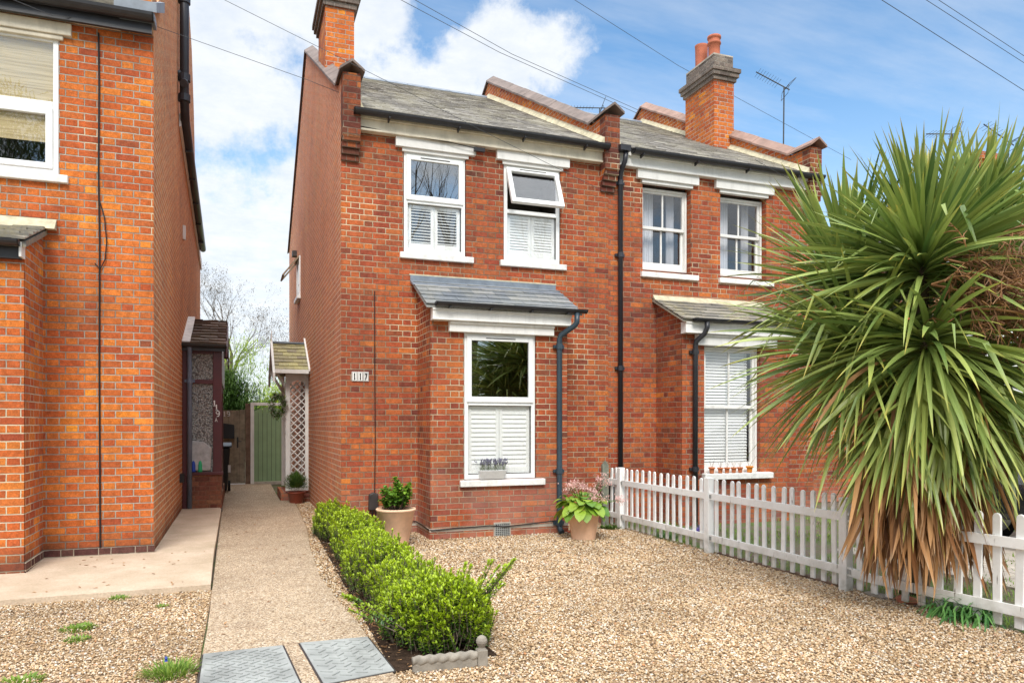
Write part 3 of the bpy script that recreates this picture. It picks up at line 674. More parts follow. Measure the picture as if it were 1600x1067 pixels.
# bay of 117
def bay(house, x0, x1, hx0, hx1, hz0, hz1, mat, ymin=YB):
    mb = MB(); wall_y(mb, x0, x1, -.03, 2.88, ymin, [(hx0, hx1, hz0, hz1)], .10)
    mb.prism([(x0, ymin, -.03), (x0, Y1, -.03), (x0, Y1, 3.30), (x0, ymin + .0, 2.90)], (.003, 0, 0)); mb.prism([(x1 - .003, ymin, -.03), (x1 - .003, Y1, -.03), (x1 - .003, Y1, 3.30), (x1 - .003, ymin, 2.90)], (.003, 0, 0))
    return mb.build('bay', mat, house)
b1 = bay(h117, 2.23, 4.093, 2.665, 3.645, .73, 2.60, 'brick_bay')
mb = slates((2.15, 8.86, 2.90), (4.25, 8.86, 2.90), (2.15, 9.68, 3.33), .30, .165, th=.008)
mb.prism([(2.15, 8.87, 2.885), (2.15, 9.68, 3.315), (2.15, 9.68, 3.29), (2.15, 8.87, 2.86)], (2.1, 0, 0)); br = mb.build('bay_roof', 'slate_new', h117)
mb = MB(); mb.prism([(2.13, 9.672, 3.40), (2.13, 9.685, 3.40), (2.13, 9.685, 3.30), (2.13, 9.60, 3.268), (2.13, 9.525, 3.247), (2.13, 9.525, 3.262), (2.13, 9.672, 3.335)], (2.09, 0, 0)); mb.build('lead_flashing', 'lead', br)
mb = MB(); mb.box(2.12, 4.23, 9.678, 9.689, 3.401, 3.418); mb.build('mortar_line', 'mortar_pale', br)
mb = MB(); gutter(mb, 2.25, 4.28, 8.80, 2.925, .05); gu = mb.build('gutter', 'black_gutter', h117)
for x in (2.42, 2.95, 3.5, 4.0): mb = MB(); mb.box(x, x + .025, 8.77, 8.89, 2.858, 2.874); mb.build('bracket', 'black_gutter', gu)
mb = MB(); mb.box(2.236, 4.10, 8.885, 9.02, 2.715, 2.87); mb.box(2.228, 4.108, 8.862, 8.885, 2.715, 2.735); mb.box(2.232, 4.104, 8.87, 8.885, 2.835, 2.87); bevel(mb.build('bay_fascia', 'white_paint', h117), .006)
w3 = upvc_window(h117, 2.675, 3.635, .735, 2.585, 1.70, YB + .012, False, 16, 13); sill(w3, 2.61, 3.76, .645, .73, YB)
mb = MB(); mb.box(2.46, 3.875, 8.93, 9.05, 2.585, 2.713); mb.box(2.46, 3.875, 8.905, 8.93, 2.68, 2.713); bevel(mb.build('lintel', 'white_paint', w3), .006)
# damp course and plinth around 117
def dpc(house, pts, z0, z1, mat, name='damp_course'):
    mb = MB()
    for (xa, ya), (xb, yb) in zip(pts[:-1], pts[1:]):
        d = Vector((xb - xa, yb - ya, 0)).normalized(); nn = Vector((d.y, -d.x, 0)) * .012; e = d * .012
        a = Vector((xa, ya, 0)) - d * .0; b_ = Vector((xb, yb, 0))
        mb.prism([a + Vector((0, 0, z0)), b_ + Vector((0, 0, z0)), b_ + nn + e + Vector((0, 0, z0)), a + nn - e + Vector((0, 0, z0))], (0, 0, z1 - z0))
    return mb.build(name, mat, house)
dpc(h117, [(1.30, 9.688), (2.232, 9.688), (2.232, 8.999), (4.09, 8.999)], .095, .135, 'cement')
dpc(h117, [(1.30, 9.689), (2.231, 9.689), (2.231, 8.998), (4.09, 8.998)], -.02, .092, 'brick_bay', 'plinth')
# airbrick
mb = MB(); mb.box(3.055, 3.285, 8.975, 8.988, .0, .18); av = mb.build('air_vent', 'cement', h117)
mb = MB(); mb.box(3.068, 3.272, 8.972, 8.976, .01, .168)
mb.build('vent_recess', 'black_metal', av)
mb = MB()
for i in range(8): mb.box(3.07 + i * .0265, 3.078 + i * .0265, 8.966, 8.973, .01, .166)
for i in range(7): mb.box(3.068, 3.272, 8.967, 8.9735, .018 + i * .0235, .025 + i * .0235)
mb.build('vent_grid', 'steel_galv', av)
# cable along the bay foot, box and riser
mb = MB(); mb.tube([(1.66, Y1 - .012, 3.16), (1.662, Y1 - .012, 2.2), (1.668, Y1 - .012, 1.2), (1.66, Y1 - .012, .55)], .006, 6)
mb.tube([(1.625, 9.63, .34), (1.62, 9.65, .2), (1.6, 9.67, .14), (1.50, 9.66, .125)], .009, 6); mb.tube([(1.665, 9.63, .34), (1.67, 9.65, .2), (1.70, 9.665, .14), (1.95, 9.668, .14), (2.2, 9.66, .15), (2.215, 9.4, .14), (2.215, 9.0, .125), (2.25, 8.972, .12), (2.6, 8.972, .135), (3.0, 8.965, .145), (3.2, 8.962, .125), (3.5, 8.97, .14), (3.93, 8.968, .17)], .008, 6)
mb.build('cable', 'cable_black', h117)
mb = MB(); mb.prism([(1.575, 9.62, .32), (1.705, 9.62, .32), (1.70, 9.62, .53), (1.64, 9.62, .555), (1.58, 9.62, .53)], (0, .068, 0)); bevel(mb.build('cable_box', 'box_brown', h117), .015, 3)
# number plate 1 1 7
def digit(mb, ch, x, z, h, y, w_=None, t=None, flip=1):
    t = t or h * .15; w_ = w_ or h * .5
    if ch == '1': mb.box(x + w_ * .5 - t / 2, x + w_ * .5 + t / 2, y, y + .003, z, z + h); mb.box(x + w_ * .2, x + w_ * .8, y, y + .003, z, z + t * .8); mb.prism([(x + w_ * .5 - t / 2, y, z + h), (x + w_ * .5 - t / 2, y, z + h - t), (x + w_ * .15, y, z + h * .72), (x + w_ * .15, y, z + h * .82)], (0, .003, 0))
    if ch == '7': mb.box(x, x + w_, y, y + .003, z + h - t, z + h); mb.prism([(x + w_, y, z + h - t), (x + w_ * .45, y, z), (x + w_ * .45 - t, y, z), (x + w_ - t * 1.1, y, z + h - t)], (0, .003, 0)); mb.box(x, x + t * .6, y, y + .003, z + h * .74, z + h - t)
    if ch == '9' or ch == '0':
        cx, cz, rr = x + w_ / 2, z + h * .68, w_ * .5
        pts = [(cx + rr * math.cos(a), y, cz + rr * 1.0 * math.sin(a)) for a in [k * math.pi / 8 for k in range(17)]]
        mb.tube(pts, t * .42, 5); mb.tube([(cx + rr, y, cz), (cx + rr * .95, y, z + h * .35), (cx + rr * .5, y, z + h * .08), (cx - rr * .6, y, z + h * .05)], t * .42, 5)
    if ch == 'A':
        mb.tube([(x, y, z), (x + w_ / 2, y, z + h), (x + w_, y, z)], t * .45, 5); mb.tube([(x + w_ * .2, y, z + h * .38), (x + w_ * .8, y, z + h * .38)], t * .4, 5)
mb = MB()
for i in range(3): mb.box(1.368 + i * .0735, 1.437 + i * .0735, 9.676, 9.689, 1.985, 2.108)
npl = bevel(mb.build('number_plate', 'white_stone', h117), .003)
mb = MB()
for i in range(3): rect_frame(mb, 1.374 + i * .0735, 1.431 + i * .0735, 1.991, 2.102, 9.6735, 9.676, .003)
mb.build('number_border', 'digit_black', npl)
for i, ch in enumerate('117'):
    mb = MB(); digit(mb, ch, 1.388 + i * .0735, 2.005, .084, 9.672, .030, .0135); mb.build('digit', 'digit_black', npl)
# alarm block under the eaves
mb = MB(); mb.box(2.98, 3.13, 9.56, 9.60, 5.11, 5.16); mb.build('junction_block', 'black_plastic', h117)
mb = MB(); mb.tube([(1.46, 9.595, 5.24), (2.0, 9.592, 5.205), (2.6, 9.592, 5.19), (3.0, 9.58, 5.15)], .006, 5); mb.build('cable', 'cable_black', h117)

def downpipe(parent, pts, r, mat, collars=(), name='downpipe'):
    mb = MB(); mb.tube(pts, r, 14); dp = mb.build(name, mat, parent, True)
    for (x, y, z) in collars:
        mc = MB(); mc.tube([(x, y, z - .035), (x, y, z + .035)], r * 1.28, 14); mc.box(x - r * 2.1, x + r * 2.1, y + r * .4, y + r * 1.3, z - .02, z + .02); mc.build('collar', mat, dp)
    return dp
downpipe(h117, [(4.14, 8.80, 2.88), (4.14, 8.80, 2.76), (4.12, 8.82, 2.72), (3.97, 8.93, 2.60), (3.955, 8.945, 2.55), (3.955, 8.945, .12), (3.955, 8.93, .06), (3.95, 8.86, .03)], .036, 'navy_pipe', [(3.955, 8.945, 2.45), (3.955, 8.945, .82), (3.955, 8.945, .14)])
# side window of 117 standing open
mb = MB(); Mr = Matrix.Translation((XL, 0, 0)) 
for (a, b_, c_, d) in [(16.3, 16.36, 4.15, 5.0), (17.0, 17.06, 4.15, 5.0)]: mb.box(XL - .03, XL - .002, a, b_, c_, d)
mb.box(XL - .03, XL - .002, 16.36, 17.0, 4.94, 5.0); mb.box(XL - .08, XL - .002, 16.25, 17.1, 4.09, 4.15)
sw = mb.build('side_window', 'white_upvc', h117)
mb = MB(); mb.box(XL - .012, XL - .004, 16.36, 17.0, 4.15, 4.94); mb.build('pane', 'glass_dark', sw)
mb = MB(); Ms = Matrix.Translation((XL - .03, 0, 4.98)) @ Matrix.Rotation(R(38), 4, 'Y') @ Matrix.Translation((-(XL - .03), 0, -4.98))
mb.box(XL - .05, XL - .02, 16.3, 16.36, 4.45, 4.98, Ms); mb.box(XL - .05, XL - .02, 17.0, 17.06, 4.45, 4.98, Ms); mb.box(XL - .05, XL - .02, 16.36, 17.0, 4.45, 4.5, Ms); mb.box(XL - .05, XL - .02, 16.36, 17.0, 4.93, 4.98, Ms); mb.build('sash', 'timber_grey', sw)
mb = MB(); mb.box(XL - .1, XL - .002, 17.3, 17.5, 5.2, 5.32); mb.build('vent_cowl', 'box_brown', h117)

# ------------------------------------------------------------------ HOUSE 115
h115 = thing('brick_house', 'red brick house right of the party wall with white sash windows and mossy bay roof', 'house', (XP + .13, Y1, 0))
mb = MB(); S1, S2 = (5.63, 6.47, 3.71, 5.04), (7.0, 7.87, 3.71, 5.04)
wall_y(mb, XP + .131, XR, -.03, 5.30, Y1, [S1, S2], .16)
mb.quad((XR, Y1, -.03), (XR, 20, -.03), (XR, 20, 5.4), (XR, Y1, 5.4)); mb.quad((XP + .131, 20, 0), (XP + .131, 20, 5.4), (XR, 20, 5.4), (XR, 20, 0)); mb.build('wall', 'brick_right', h115)
mb = MB(); mb.prism([(XR - .225, y, z) for y, z in [(9.70, 4.9), (9.52, 5.10), (9.52, 5.87), (9.97, 5.87), (14.8, 8.60), (20.0, 5.85), (20, 4.9)]], (.225, 0, 0))
gw = mb.build('gable_wall', 'brick_chimney', h115); coping(gw, XR - .225, XR + .003, 'coping_red')
mb = MB(); corbels(mb, XR - .22, XR); mb.box(XR - .228, XR + .003, 9.512, 9.69, 5.098, 5.868); mb.build('kneeler', 'brick_dark', gw)
rf = roof(h115, XP + .22, XR - .225, 'slate_old'); fillet(rf, XR - .226, XR - .3)
fillet(rf, XP + .221, XP + .3, .05)
chimney(h115, 8.22, 8.65, 11.56, 12.5, 6.2, [(8.43, 11.86, .115, 8.74, True), (8.43, 12.27, .125, 8.76, False)])
eaves(h115, XP + .23, XR - .01, 'white_paint')
for (a, b_) in ((5.64, 6.46), (7.01, 7.86)):
    wv = sash_window(h115, a, b_, 3.75, 4.98, 4.39, Y1 + .10); sill(wv, a - .045, b_ + .125, 3.615, 3.70, Y1, .05, 'white_stone', .22); lintel(wv, a - .12, b_ + .12, 5.03, 5.17, Y1)
    mc = MB(); n = 60
    for side, x0_, x1_ in ((0, a + .05, a + .36), (1, b_ - .22, b_ - .1)):
        pts = [(x0_ + (x1_ - x0_) * k / n, Y1 + .33 + .02 * math.sin(k * .75) + .01 * math.sin(k * .31)) for k in range(n + 1)]
        for (xa, ya), (xb, yb) in zip(pts[:-1], pts[1:]): mc.quad((xa, ya, 3.70), (xb, yb, 3.70), (xb, yb, 5.0), (xa, ya, 5.0))
    mc.build('curtain', 'curtain', wv, True)
b2 = bay(h115, 5.86, 7.72, 6.23, 7.20, .735, 2.56, 'brick_right')
mb = slates((5.79, 8.86, 2.90), (7.86, 8.86, 2.90), (5.79, 9.68, 3.30), .27, .15, th=.008, rnd=.008)
mb.prism([(5.79, 8.87, 2.885), (5.79, 9.68, 3.285), (5.79, 9.68, 3.26), (5.79, 8.87, 2.86)], (2.07, 0, 0)); br = mb.build('bay_roof', 'slate_lichen', h115)
mb = MB(); mb.prism([(5.80, 9.68, 3.36), (5.80, 9.688, 3.28), (5.80, 9.58, 3.25)], (2.0, 0, 0)); mb.build('mortar_flashing', 'mortar_pale', br)
mb = MB(); gutter(mb, 5.93, 7.9, 8.80, 2.905, .045); mb.build('gutter', 'black_gutter', h115)
mb = MB(); mb.box(5.853, 7.73, 8.885, 9.02, 2.705, 2.87); mb.box(5.845, 7.735, 8.862, 8.885, 2.705, 2.725); mb.box(5.849, 7.73, 8.87, 8.885, 2.84, 2.87); bevel(mb.build('bay_fascia', 'white_paint', h115), .006)
w6 = sash_window(h115, 6.24, 7.19, .74, 2.545, 1.68, YB + .06, .10); sill(w6, 6.19, 7.37, .645, .735, YB, .09)
mb = MB(); mb.box(6.07, 7.45, 8.93, 9.05, 2.55, 2.703); mb.box(6.07, 7.45, 8.905, 8.93, 2.67, 2.703); bevel(mb.build('lintel', 'white_paint', w6), .006)
mb = MB()
for k in range(38):
    z = .86 + k * .0445
    mb.box(6.30, 7.10, -.018, .018, -.0012, .0012, Matrix.Translation((0, YB + .185, z)) @ Matrix.Rotation(R(64), 4, 'X'))
mb.build('blind', 'shutter', w6)
mb = MB(); mb.quad((6.28, YB + .27, .8), (7.12, YB + .27, .8), (7.12, YB + .27, 2.55), (6.28, YB + .27, 2.55)); mb.build('blind_lining', 'curtain', w6)
downpipe(h115, [(6.14, 8.80, 2.86), (6.14, 8.80, 2.78), (6.12, 8.83, 2.70), (6.05, 8.93, 2.60), (6.045, 8.94, 2.54), (6.045, 8.945, 0)], .036, 'black_gutter', [(6.045, 8.945, 2.45), (6.045, 8.945, .80)])
downpipe(h115, [(5.245, 9.50, 5.36), (5.245, 9.52, 5.24), (5.235, 9.58, 5.16), (5.235, 9.64, 5.08), (5.235, 9.64, 0)], .036, 'black_pipe', [(5.235, 9.64, 4.95), (5.235, 9.64, 3.9), (5.235, 9.64, 2.25), (5.235, 9.64, .5)])
mb = MB(); mb.box(5.13, 5.30, 9.44, 9.56, 5.36, 5.44); mb.build('gutter_joint', 'black_gutter', h115)
# ridge objects: hidden neighbour pot behind the end gable
mb = MB(); mb.lathe(9.9, 14.2, [(.16, 7.2), (.16, 7.6), (.20, 7.62), (.20, 7.68), (.12, 7.7)], 18); mb.box(9.65, 10.6, 13.95, 14.5, 6.0, 7.35); tt = mb.build('chimney_stack', 'brick_sooty'); tag(tt, 'low sooty chimney stack just showing behind the right end gable coping', 'chimney')

# ------------------------------------------------------------------ HOUSE 119 (left)
YL = 8.63; XW = -.836
h119 = thing('brick_house', 'bright orange brick house at the left edge with bamboo blind in its upper window', 'house', (XW, YL, .1))
mb = MB(); wall_y(mb, -5.6, XW, .03, 5.50, YL, [(-2.95, -1.70, 3.95, 5.34)], .09); mb.build('wall', 'brick_orange', h119)
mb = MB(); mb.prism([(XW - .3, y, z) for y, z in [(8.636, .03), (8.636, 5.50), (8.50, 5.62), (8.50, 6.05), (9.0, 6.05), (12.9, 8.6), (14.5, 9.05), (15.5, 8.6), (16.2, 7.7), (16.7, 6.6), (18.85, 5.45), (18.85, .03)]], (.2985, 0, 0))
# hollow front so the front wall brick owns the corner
gw = mb.build('gable_wall', 'brick_orange_side_lit', h119)
mb = MB(); mb.box(XW - .30, XW + .03, 8.42, 8.62, 5.56, 5.64); mb.prism([(XW - .34, 8.40, 5.64), (XW - .34, 8.40, 5.74), (XW - .34, 9.3, 6.22), (XW - .34, 9.3, 6.10)], (.39, 0, 0)); mb.build('kneeler_flashing', 'lead', gw)
mb = slates((-5.6, 8.42, 5.64), (XW - .3, 8.42, 5.64), (-5.6, 13.5, 8.6), .25, .165); mb.quad((-5.6, 8.45, 5.60), (XW - .3, 8.45, 5.60), (XW - .3, 13.5, 8.55), (-5.6, 13.5, 8.55))
mb.quad((-5.6, 13.5, 8.6), (XW - .3, 13.5, 8.6), (XW - .3, 19, 5.4), (-5.6, 19, 5.4)); mb.build('roof', 'slate_old', h119)
mb = MB(); gutter(mb, -5.6, XW + .02, 8.44, 5.625, .075); mb.box(-5.6, XW - .005, 8.49, 8.53, 5.46, 5.64); mb.build('gutter', 'black_gutter', h119)
mb = MB(); mb.box(-5.6, XW - .31, 8.535, 8.64, 5.50, 5.66); mb.build('fascia', 'cream_paint', h119)
mb = MB(); rect_frame(mb, -2.95, -1.705, 3.95, 5.33, YL + .01, YL + .09, .05, .06); mb.box(-2.9, -1.755, YL + .005, YL + .08, 4.60, 4.68); rect_frame(mb, -2.9, -1.755, 4.0, 4.61, YL - .004, YL + .05, .065, .06)
w7 = bevel(mb.build('window', 'white_upvc', h119), .005)
mb = MB(); mb.box(-2.9, -1.75, YL + .03, YL + .035, 4.68, 5.29); mb.build('pane', 'glass', w7)
mb = MB(); mb.box(-2.84, -1.815, YL + .03, YL + .035, 4.05, 4.56); mb.build('pane', 'glass', w7)
mb = MB(); mb.box(-2.88, -1.765, YL + .06, YL + .07, 4.28, 5.30); mb.build('blind', 'bamboo_blind', w7); room(w7, -2.95, -1.70, 3.95, 5.33, YL + .095)
sill(w7, -3.0, -1.615, 3.86, 3.945, YL, .05)
mb = MB(); mb.box(-3.1, -1.585, YL - .05, YL + .05, 5.345, 5.47); mb.box(-3.0, -1.66, YL - .03, YL + .05, 5.30, 5.345); bevel(mb.build('lintel', 'cream_paint', w7), .008)
# bay of 119
mb = MB(); x1 = -1.838; wall_y(mb, -3.6, x1, .03, 2.98, 7.93, [(-3.3, -2.5, .8, 2.7)], .1)
mb.prism([(x1 - .003, 7.93, .03), (x1 - .003, YL, .03), (x1 - .003, YL, 3.33), (x1 - .003, 7.93, 3.05)], (.003, 0, 0)); bb = mb.build('bay', 'brick_orange', h119)
mb = slates((-3.7, 7.80, 3.10), (-1.80, 7.80, 3.10), (-3.7, 8.62, 3.40), .3, .14, th=.010, rnd=.012); mb.prism([(-3.7, 7.82, 3.08), (-3.7, 8.62, 3.38), (-3.7, 8.62, 3.33), (-3.7, 7.82, 3.03)], (1.9, 0, 0))
br = mb.build('bay_roof', 'slate_lichen', h119)
mb = MB(); mb.prism([(-3.7, 8.52, 3.375), (-3.7, 8.62, 3.49), (-3.7, 8.628, 3.38)], (1.98, 0, 0)); mb.build('mortar_flashing', 'mortar_pale', br)
mb = MB(); gutter(mb, -3.7, -1.84, 7.77, 3.08, .055); mb.box(-3.7, -1.85, 7.86, 7.92, 2.93, 3.05); mb.build('gutter', 'black_gutter', h119)
mb = MB(); mb.box(-1.852, -1.832, 7.80, 7.93, 2.94, 3.07); mb.build('fascia_end', 'white_paint', h119)
pl_ = dpc(h119, [(-1.836, 7.928), (-1.836, YL - .001), (XW, YL - .001)][::1], .07, .165, 'kerb_brick', 'plinth')
brick_mat('brick_plinth', [(0, (.06, .03, .028)), (.6, (.13, .055, .045)), (1, (.20, .08, .055))], mortar=(.5, .42, .33), v0=-.02)
pl_.data.materials[0] = MATS['brick_plinth']
mb = MB(); mb.tube([(-1.345, YL - .012, 5.44), (-1.34, YL - .012, 4.9), (-1.345, YL - .012, 4.0), (-1.335, YL - .012, 3.3), (-1.338, YL - .012, 2.0), (-1.33, YL - .012, .17)], .009, 6)
mb.tube([(-1.335, YL - .014, 3.72), (-1.29, YL - .02, 3.55), (-1.27, YL - .02, 3.3), (-1.285, YL - .02, 3.12), (-1.33, YL - .016, 3.02), (-1.38, YL - .012, 3.08)], .006, 6); mb.build('cable', 'cable_black', h119)
mb = MB(); pts = [(-.75, 12.0, 9.2), (-.75, 12.0, 7.6), (-.75, 12.0, 6.25), (-.75, 12.2, 6.0), (-.745, 14.0, 5.76), (-.74, 16.0, 5.52), (-.74, 17.9, 5.32)]
mb.tube(pts, .065, 14); sp = mb.build('soil_pipe', 'black_pipe', h119, True)
for z in (6.25, 6.55, 7.7): mb = MB(); mb.tube([(-.75, 12.0, z - .05), (-.75, 12.0, z + .05)], .085, 14); mb.build('pipe_joint', 'black_pipe', sp)
mb = MB(); mb.tube([(-.84, 12.0, 6.62), (-.75, 12.0, 6.5), (-.75, 11.88, 6.42)], .06, 10); mb.build('branch_pipe', 'black_pipe', sp)
for k in range(5): mb = MB(); y = 13 + k * 1.05; z = 5.89 - (y - 13) * .12; mb.box(-.84, -.70, y, y + .05, z - .09, z + .03); mb.build('pipe_clip', 'black_pipe', sp)
mb = MB(); mb.prism([(XW + .002, 12.2, 5.90), (XW + .002, 18.9, 5.05), (XW + .002, 18.9, 5.25), (XW + .002, 12.2, 6.10)], (.03, 0, 0)); mb.build('barge_board', 'white_paint', h119)
mb = MB(); mb.box(XW, XW + .04, 13.0, 13.1, 4.4, 4.62); mb.build('vent_cowl', 'white_paint', h119)
mb = MB(); mb.box(XW, XW + .06, 12.3, 12.5, .55, .68); mb.build('outside_tap', 'black_metal', h119)

# ------------------------------------------------------------------ porch of 119A
PX1, PY = -.25, 12.9
po = thing('porch', 'narrow maroon lean-to porch with obscured glass, lettered 119A, beside orange house', 'porch', (XW, PY, .08))
mb = MB(); mb.box(XW, PX1 + .0, PY, PY + .22, .06, .62); mb.box(PX1 - .12, PX1, PY + .22, 15.4, .06, .3); mb.build('wall', 'brick_porch', po)
mb = MB(); mb.box(XW, PX1 + .005, PY - .012, PY + .23, .02, .06 + .02); mb.build('plinth', 'black_metal', po)
mb = MB(); mb.box(PX1 - .135, PX1, PY, PY + .09, .66, 2.62); mb.box(XW, XW + .07, PY - .01, PY + .08, .0, 2.62); mb.box(XW + .07, PX1 - .135, PY, PY + .07, 2.08, 2.15); mb.box(XW + .07, PX1 - .135, PY + .0, PY + .07, 2.56, 2.62)
mb.box(XW, PX1 + .02, PY - .03, PY + .12, .62, .67); mb.box(PX1 - .06, PX1, PY + .09, 15.4, 2.1, 2.62); mb.box(PX1 - .06, PX1, PY + .09, PY + .2, .3, 2.1); mb.box(PX1 - .06, PX1, 14.0, 14.1, .3, 2.1); mb.box(PX1 - .05, PX1 - .01, PY + .2, 14.0, .3, 1.0)
pf = bevel(mb.build('door_frame', 'maroon', po), .005)
mb = MB(); mb.box(XW + .07, PX1 - .135, PY + .03, PY + .036, .67, 2.08); mb.build('pane', 'glass_obscure', pf)
mb = MB(); mb.box(XW + .07, PX1 - .135, PY + .03, PY + .036, 2.15, 2.56); mb.build('pane', 'glass_obscure', pf)
for ch, x, z, h_ in (('1', -.385, 1.72, .095), ('1', -.355, 1.655, .095), ('9', -.337, 1.555, .10), ('A', -.352, 1.475, .065)):
    mb = MB(); digit(mb, ch, x, z, h_, PY - .006, h_ * .5, h_ * .17); mb.build('digit', 'digit_white', po)
mb = slates((XW - .0, PY - .12, 2.70), (PX1 + .07, PY - .12, 2.70), (XW, 14.3, 3.27), .26, .19, th=.018, rnd=.012)
mb.quad((XW, 14.3, 3.27), (PX1 + .07, 14.3, 3.27), (PX1 + .07, 15.5, 2.7), (XW, 15.5, 2.7)); pr_ = mb.build('roof', 'tile_brown', po)
mb = MB(); mb.prism([(XW + .002, PY - .13, 2.73), (XW + .002, 14.3, 3.32), (XW + .12, 14.3, 3.32), (XW + .12, PY - .13, 2.73)], (0, 0, .015)); mb.build('flashing', 'white_stone', pr_)
mb = MB(); mb.prism([(PX1 + .06, PY - .14, 2.68), (PX1 + .06, 14.3, 3.25), (PX1 + .06, 15.5, 2.68), (PX1 + .06, 15.5, 2.5), (PX1 + .06, 14.3, 3.08), (PX1 + .06, PY - .14, 2.5)], (.02, 0, 0)); mb.prism([(PX1 + .0, PY + .05, 2.62), (PX1, 14.3, 3.2), (PX1, 15.4, 2.62)], (-.03, 0, 0)); mb.build('barge_board', 'maroon', pr_)
mb = MB(); gutter(mb, XW, PX1 + .07, PY - .15, 2.70, .05); mb.box(XW, PX1 + .05, PY - .1, PY - .07, 2.6, 2.7); mb.build('gutter', 'black_gutter', po)
downpipe(po, [(XW + .11, PY - .13, 2.66), (XW + .11, PY - .06, 2.58), (XW + .11, PY - .05, 2.5), (XW + .11, PY - .05, .1)], .036, 'grey_blue_pipe', [(XW + .11, PY - .05, 2.12)])
# things on the porch ledge, pressed against the glass
bgm = MB(); bgm.prism([(-.72, PY + .045, .685), (-.42, PY + .045, .685), (-.40, PY + .045, 1.05), (-.52, PY + .045, 1.15), (-.70, PY + .045, 1.18), (-.76, PY + .045, .9)], (0, .09, 0))
MATS['glass_obscure_low'] = None
for (x, mat, lab) in ((-.672, 'spray_blue', 'blue spray bottle behind the porch glass beside a green one'), (-.572, 'spray_green', 'green spray bottle with yellow nozzle behind the porch glass')):
    # bottles stand in front row on the outer ledge
    mb = MB(); mb.lathe(x, PY - .012, [(.0, .672), (.034, .672), (.036, .69), (.036, .78), (.028, .83), (.013, .865), (.013, .88)], 14)
    o_ = mb.build('spray_bottle', mat, None, True); tag(o_, lab, 'spray bottle')
    mb = MB(); mb.box(x - .012, x + .045, PY - .025, PY + .0, .88, .905); mb.box(x - .035, x - .012, PY - .02, PY - .004, .865, .90); mb.build('nozzle', 'spray_yellow' if mat == 'spray_green' else 'spray_blue', o_)
bo = bgm.build('plastic_bag', 'bag_white'); bo.location = (0, -.075, 0); bevel(bo, .03, 3); tag(bo, 'crumpled white plastic bag on the porch ledge behind the spray bottles', 'bag')

# ------------------------------------------------------------------ gates, bin
gt = thing('garden_gate', 'weathered brown board gate between porch and green gate', 'gate', (-.35, 18.8, 0))
for i in range(7):
    mb = MB(); x = -.72 + i * .125; mb.box(x, x + .119, 18.80, 18.825, .03, 1.77 + random.uniform(-.015, .015)); mb.build('board', 'timber_grey', gt)
mb = MB(); mb.box(.155, .27, 18.72, 18.84, 0, 1.93); mb.box(-.85, -.72, 18.72, 18.84, 0, 1.85); mb.build('gate_post', 'timber_brown', gt)
mb = MB(); mb.box(-.71, .15, 18.826, 18.84, .06, 1.70); mb.build('gap_darkener', 'timber_brown', gt)  # dark sheet added behind the boards to stop glare through the gaps
mb = MB(); mb.box(-.03, .0, 18.775, 18.80, .88, 1.13); mb.tube([(-.015, 18.79, 1.03), (-.015, 18.75, 1.03), (.07, 18.75, 1.03)], .009, 6); mb.build('handle', 'black_metal', gt)
mb = MB(); mb.prism([(-.33, 18.67, 1.10), (-.09, 18.67, 1.10), (-.09, 18.67, 1.42), (-.33, 18.67, 1.46)], (0, .12, 0)); mb.build('letter_box', 'black_plastic', gt)
for ch, x in (('1', -.43), ('1', -.335), ('9', -.25)):
    mb = MB(); digit(mb, ch, x, 1.62, .115, 18.79, .058, .017); mb.build('digit', 'digit_white', gt)
gg = thing('garden_gate', 'sage green arched board gate in a white frame at the path end', 'gate', (.65, 18.75, 0))
mb = MB(); n = 7; xa, xb = .35, 1.05
for i in range(n):
    a = xa + (xb - xa) * i / n; b_ = xa + (xb - xa) * (i + 1) / n - .009
    f_ = lambda x: 1.72 + .13 * math.sin(math.pi * (x - xa + .05) / (xb - xa + .1))
    mb.prism([(a, 18.74, .06), (b_, 18.74, .06), (b_, 18.74, f_(b_)), (a, 18.74, f_(a))], (0, .03, 0))
mb.build('board', 'green_door', gg)
mb = MB(); mb.box(.36, 1.04, 18.772, 18.78, .08, 1.70); mb.build('gap_darkener', 'black_metal', gg)  # black sheet added behind the boards so their gaps read dark
mb = MB(); mb.box(.27, .35, 18.70, 18.80, 0, 1.95); mb.box(1.05, 1.2, 18.70, 18.80, 0, 1.95); mb.box(.35, 1.05, 18.70, 18.80, 1.88, 1.95); bevel(mb.build('gate_frame', 'white_paint', gg), .006)
mb = MB(); mb.box(.35, 1.05, 18.62, 18.80, .0, .07); mb.build('threshold', 'cement', gg)
mb = MB(); mb.box(-.85, .15, 18.60, 18.85, .0, .035); mb.build('threshold', 'render_white', gt)

wb = thing('wheelie_bin', 'black wheelie bin half hidden behind the porch', 'bin', (-.45, 16.6, 0))
mb = MB(); mb.add([(-.68, 16.4, .06), (-.22, 16.4, .06), (-.22, 16.9, .06), (-.68, 16.9, .06), (-.74, 16.3, .95), (-.16, 16.3, .95), (-.16, 17.0, .95), (-.74, 17.0, .95)], [(3, 2, 1, 0), (4, 5, 6, 7), (0, 1, 5, 4), (1, 2, 6, 5), (2, 3, 7, 6), (3, 0, 4, 7)]); bevel(mb.build('body', 'black_plastic', wb), .03, 3)
mb = MB(); mb.prism([(-.77, 16.26, .96), (-.77, 16.26, 1.0), (-.77, 16.4, 1.06), (-.77, 17.04, 1.04), (-.77, 17.04, .96)], (.64, 0, 0)); mb.tube([(-.74, 16.22, .98), (-.14, 16.22, .98)], .016, 8); bevel(mb.build('lid', 'navy_pipe', wb), .015)
for x in (-.70, -.21):
    mb = MB(); mb.tube([(x, 16.95, .12), (x + .05, 16.95, .12)], .12, 18); mb.build('wheel', 'tyre', wb)
mb = MB(); mb.box(-.2, -.15, 16.28, 16.31, .45, .6); mb.build('sticker', 'white_paint', wb)

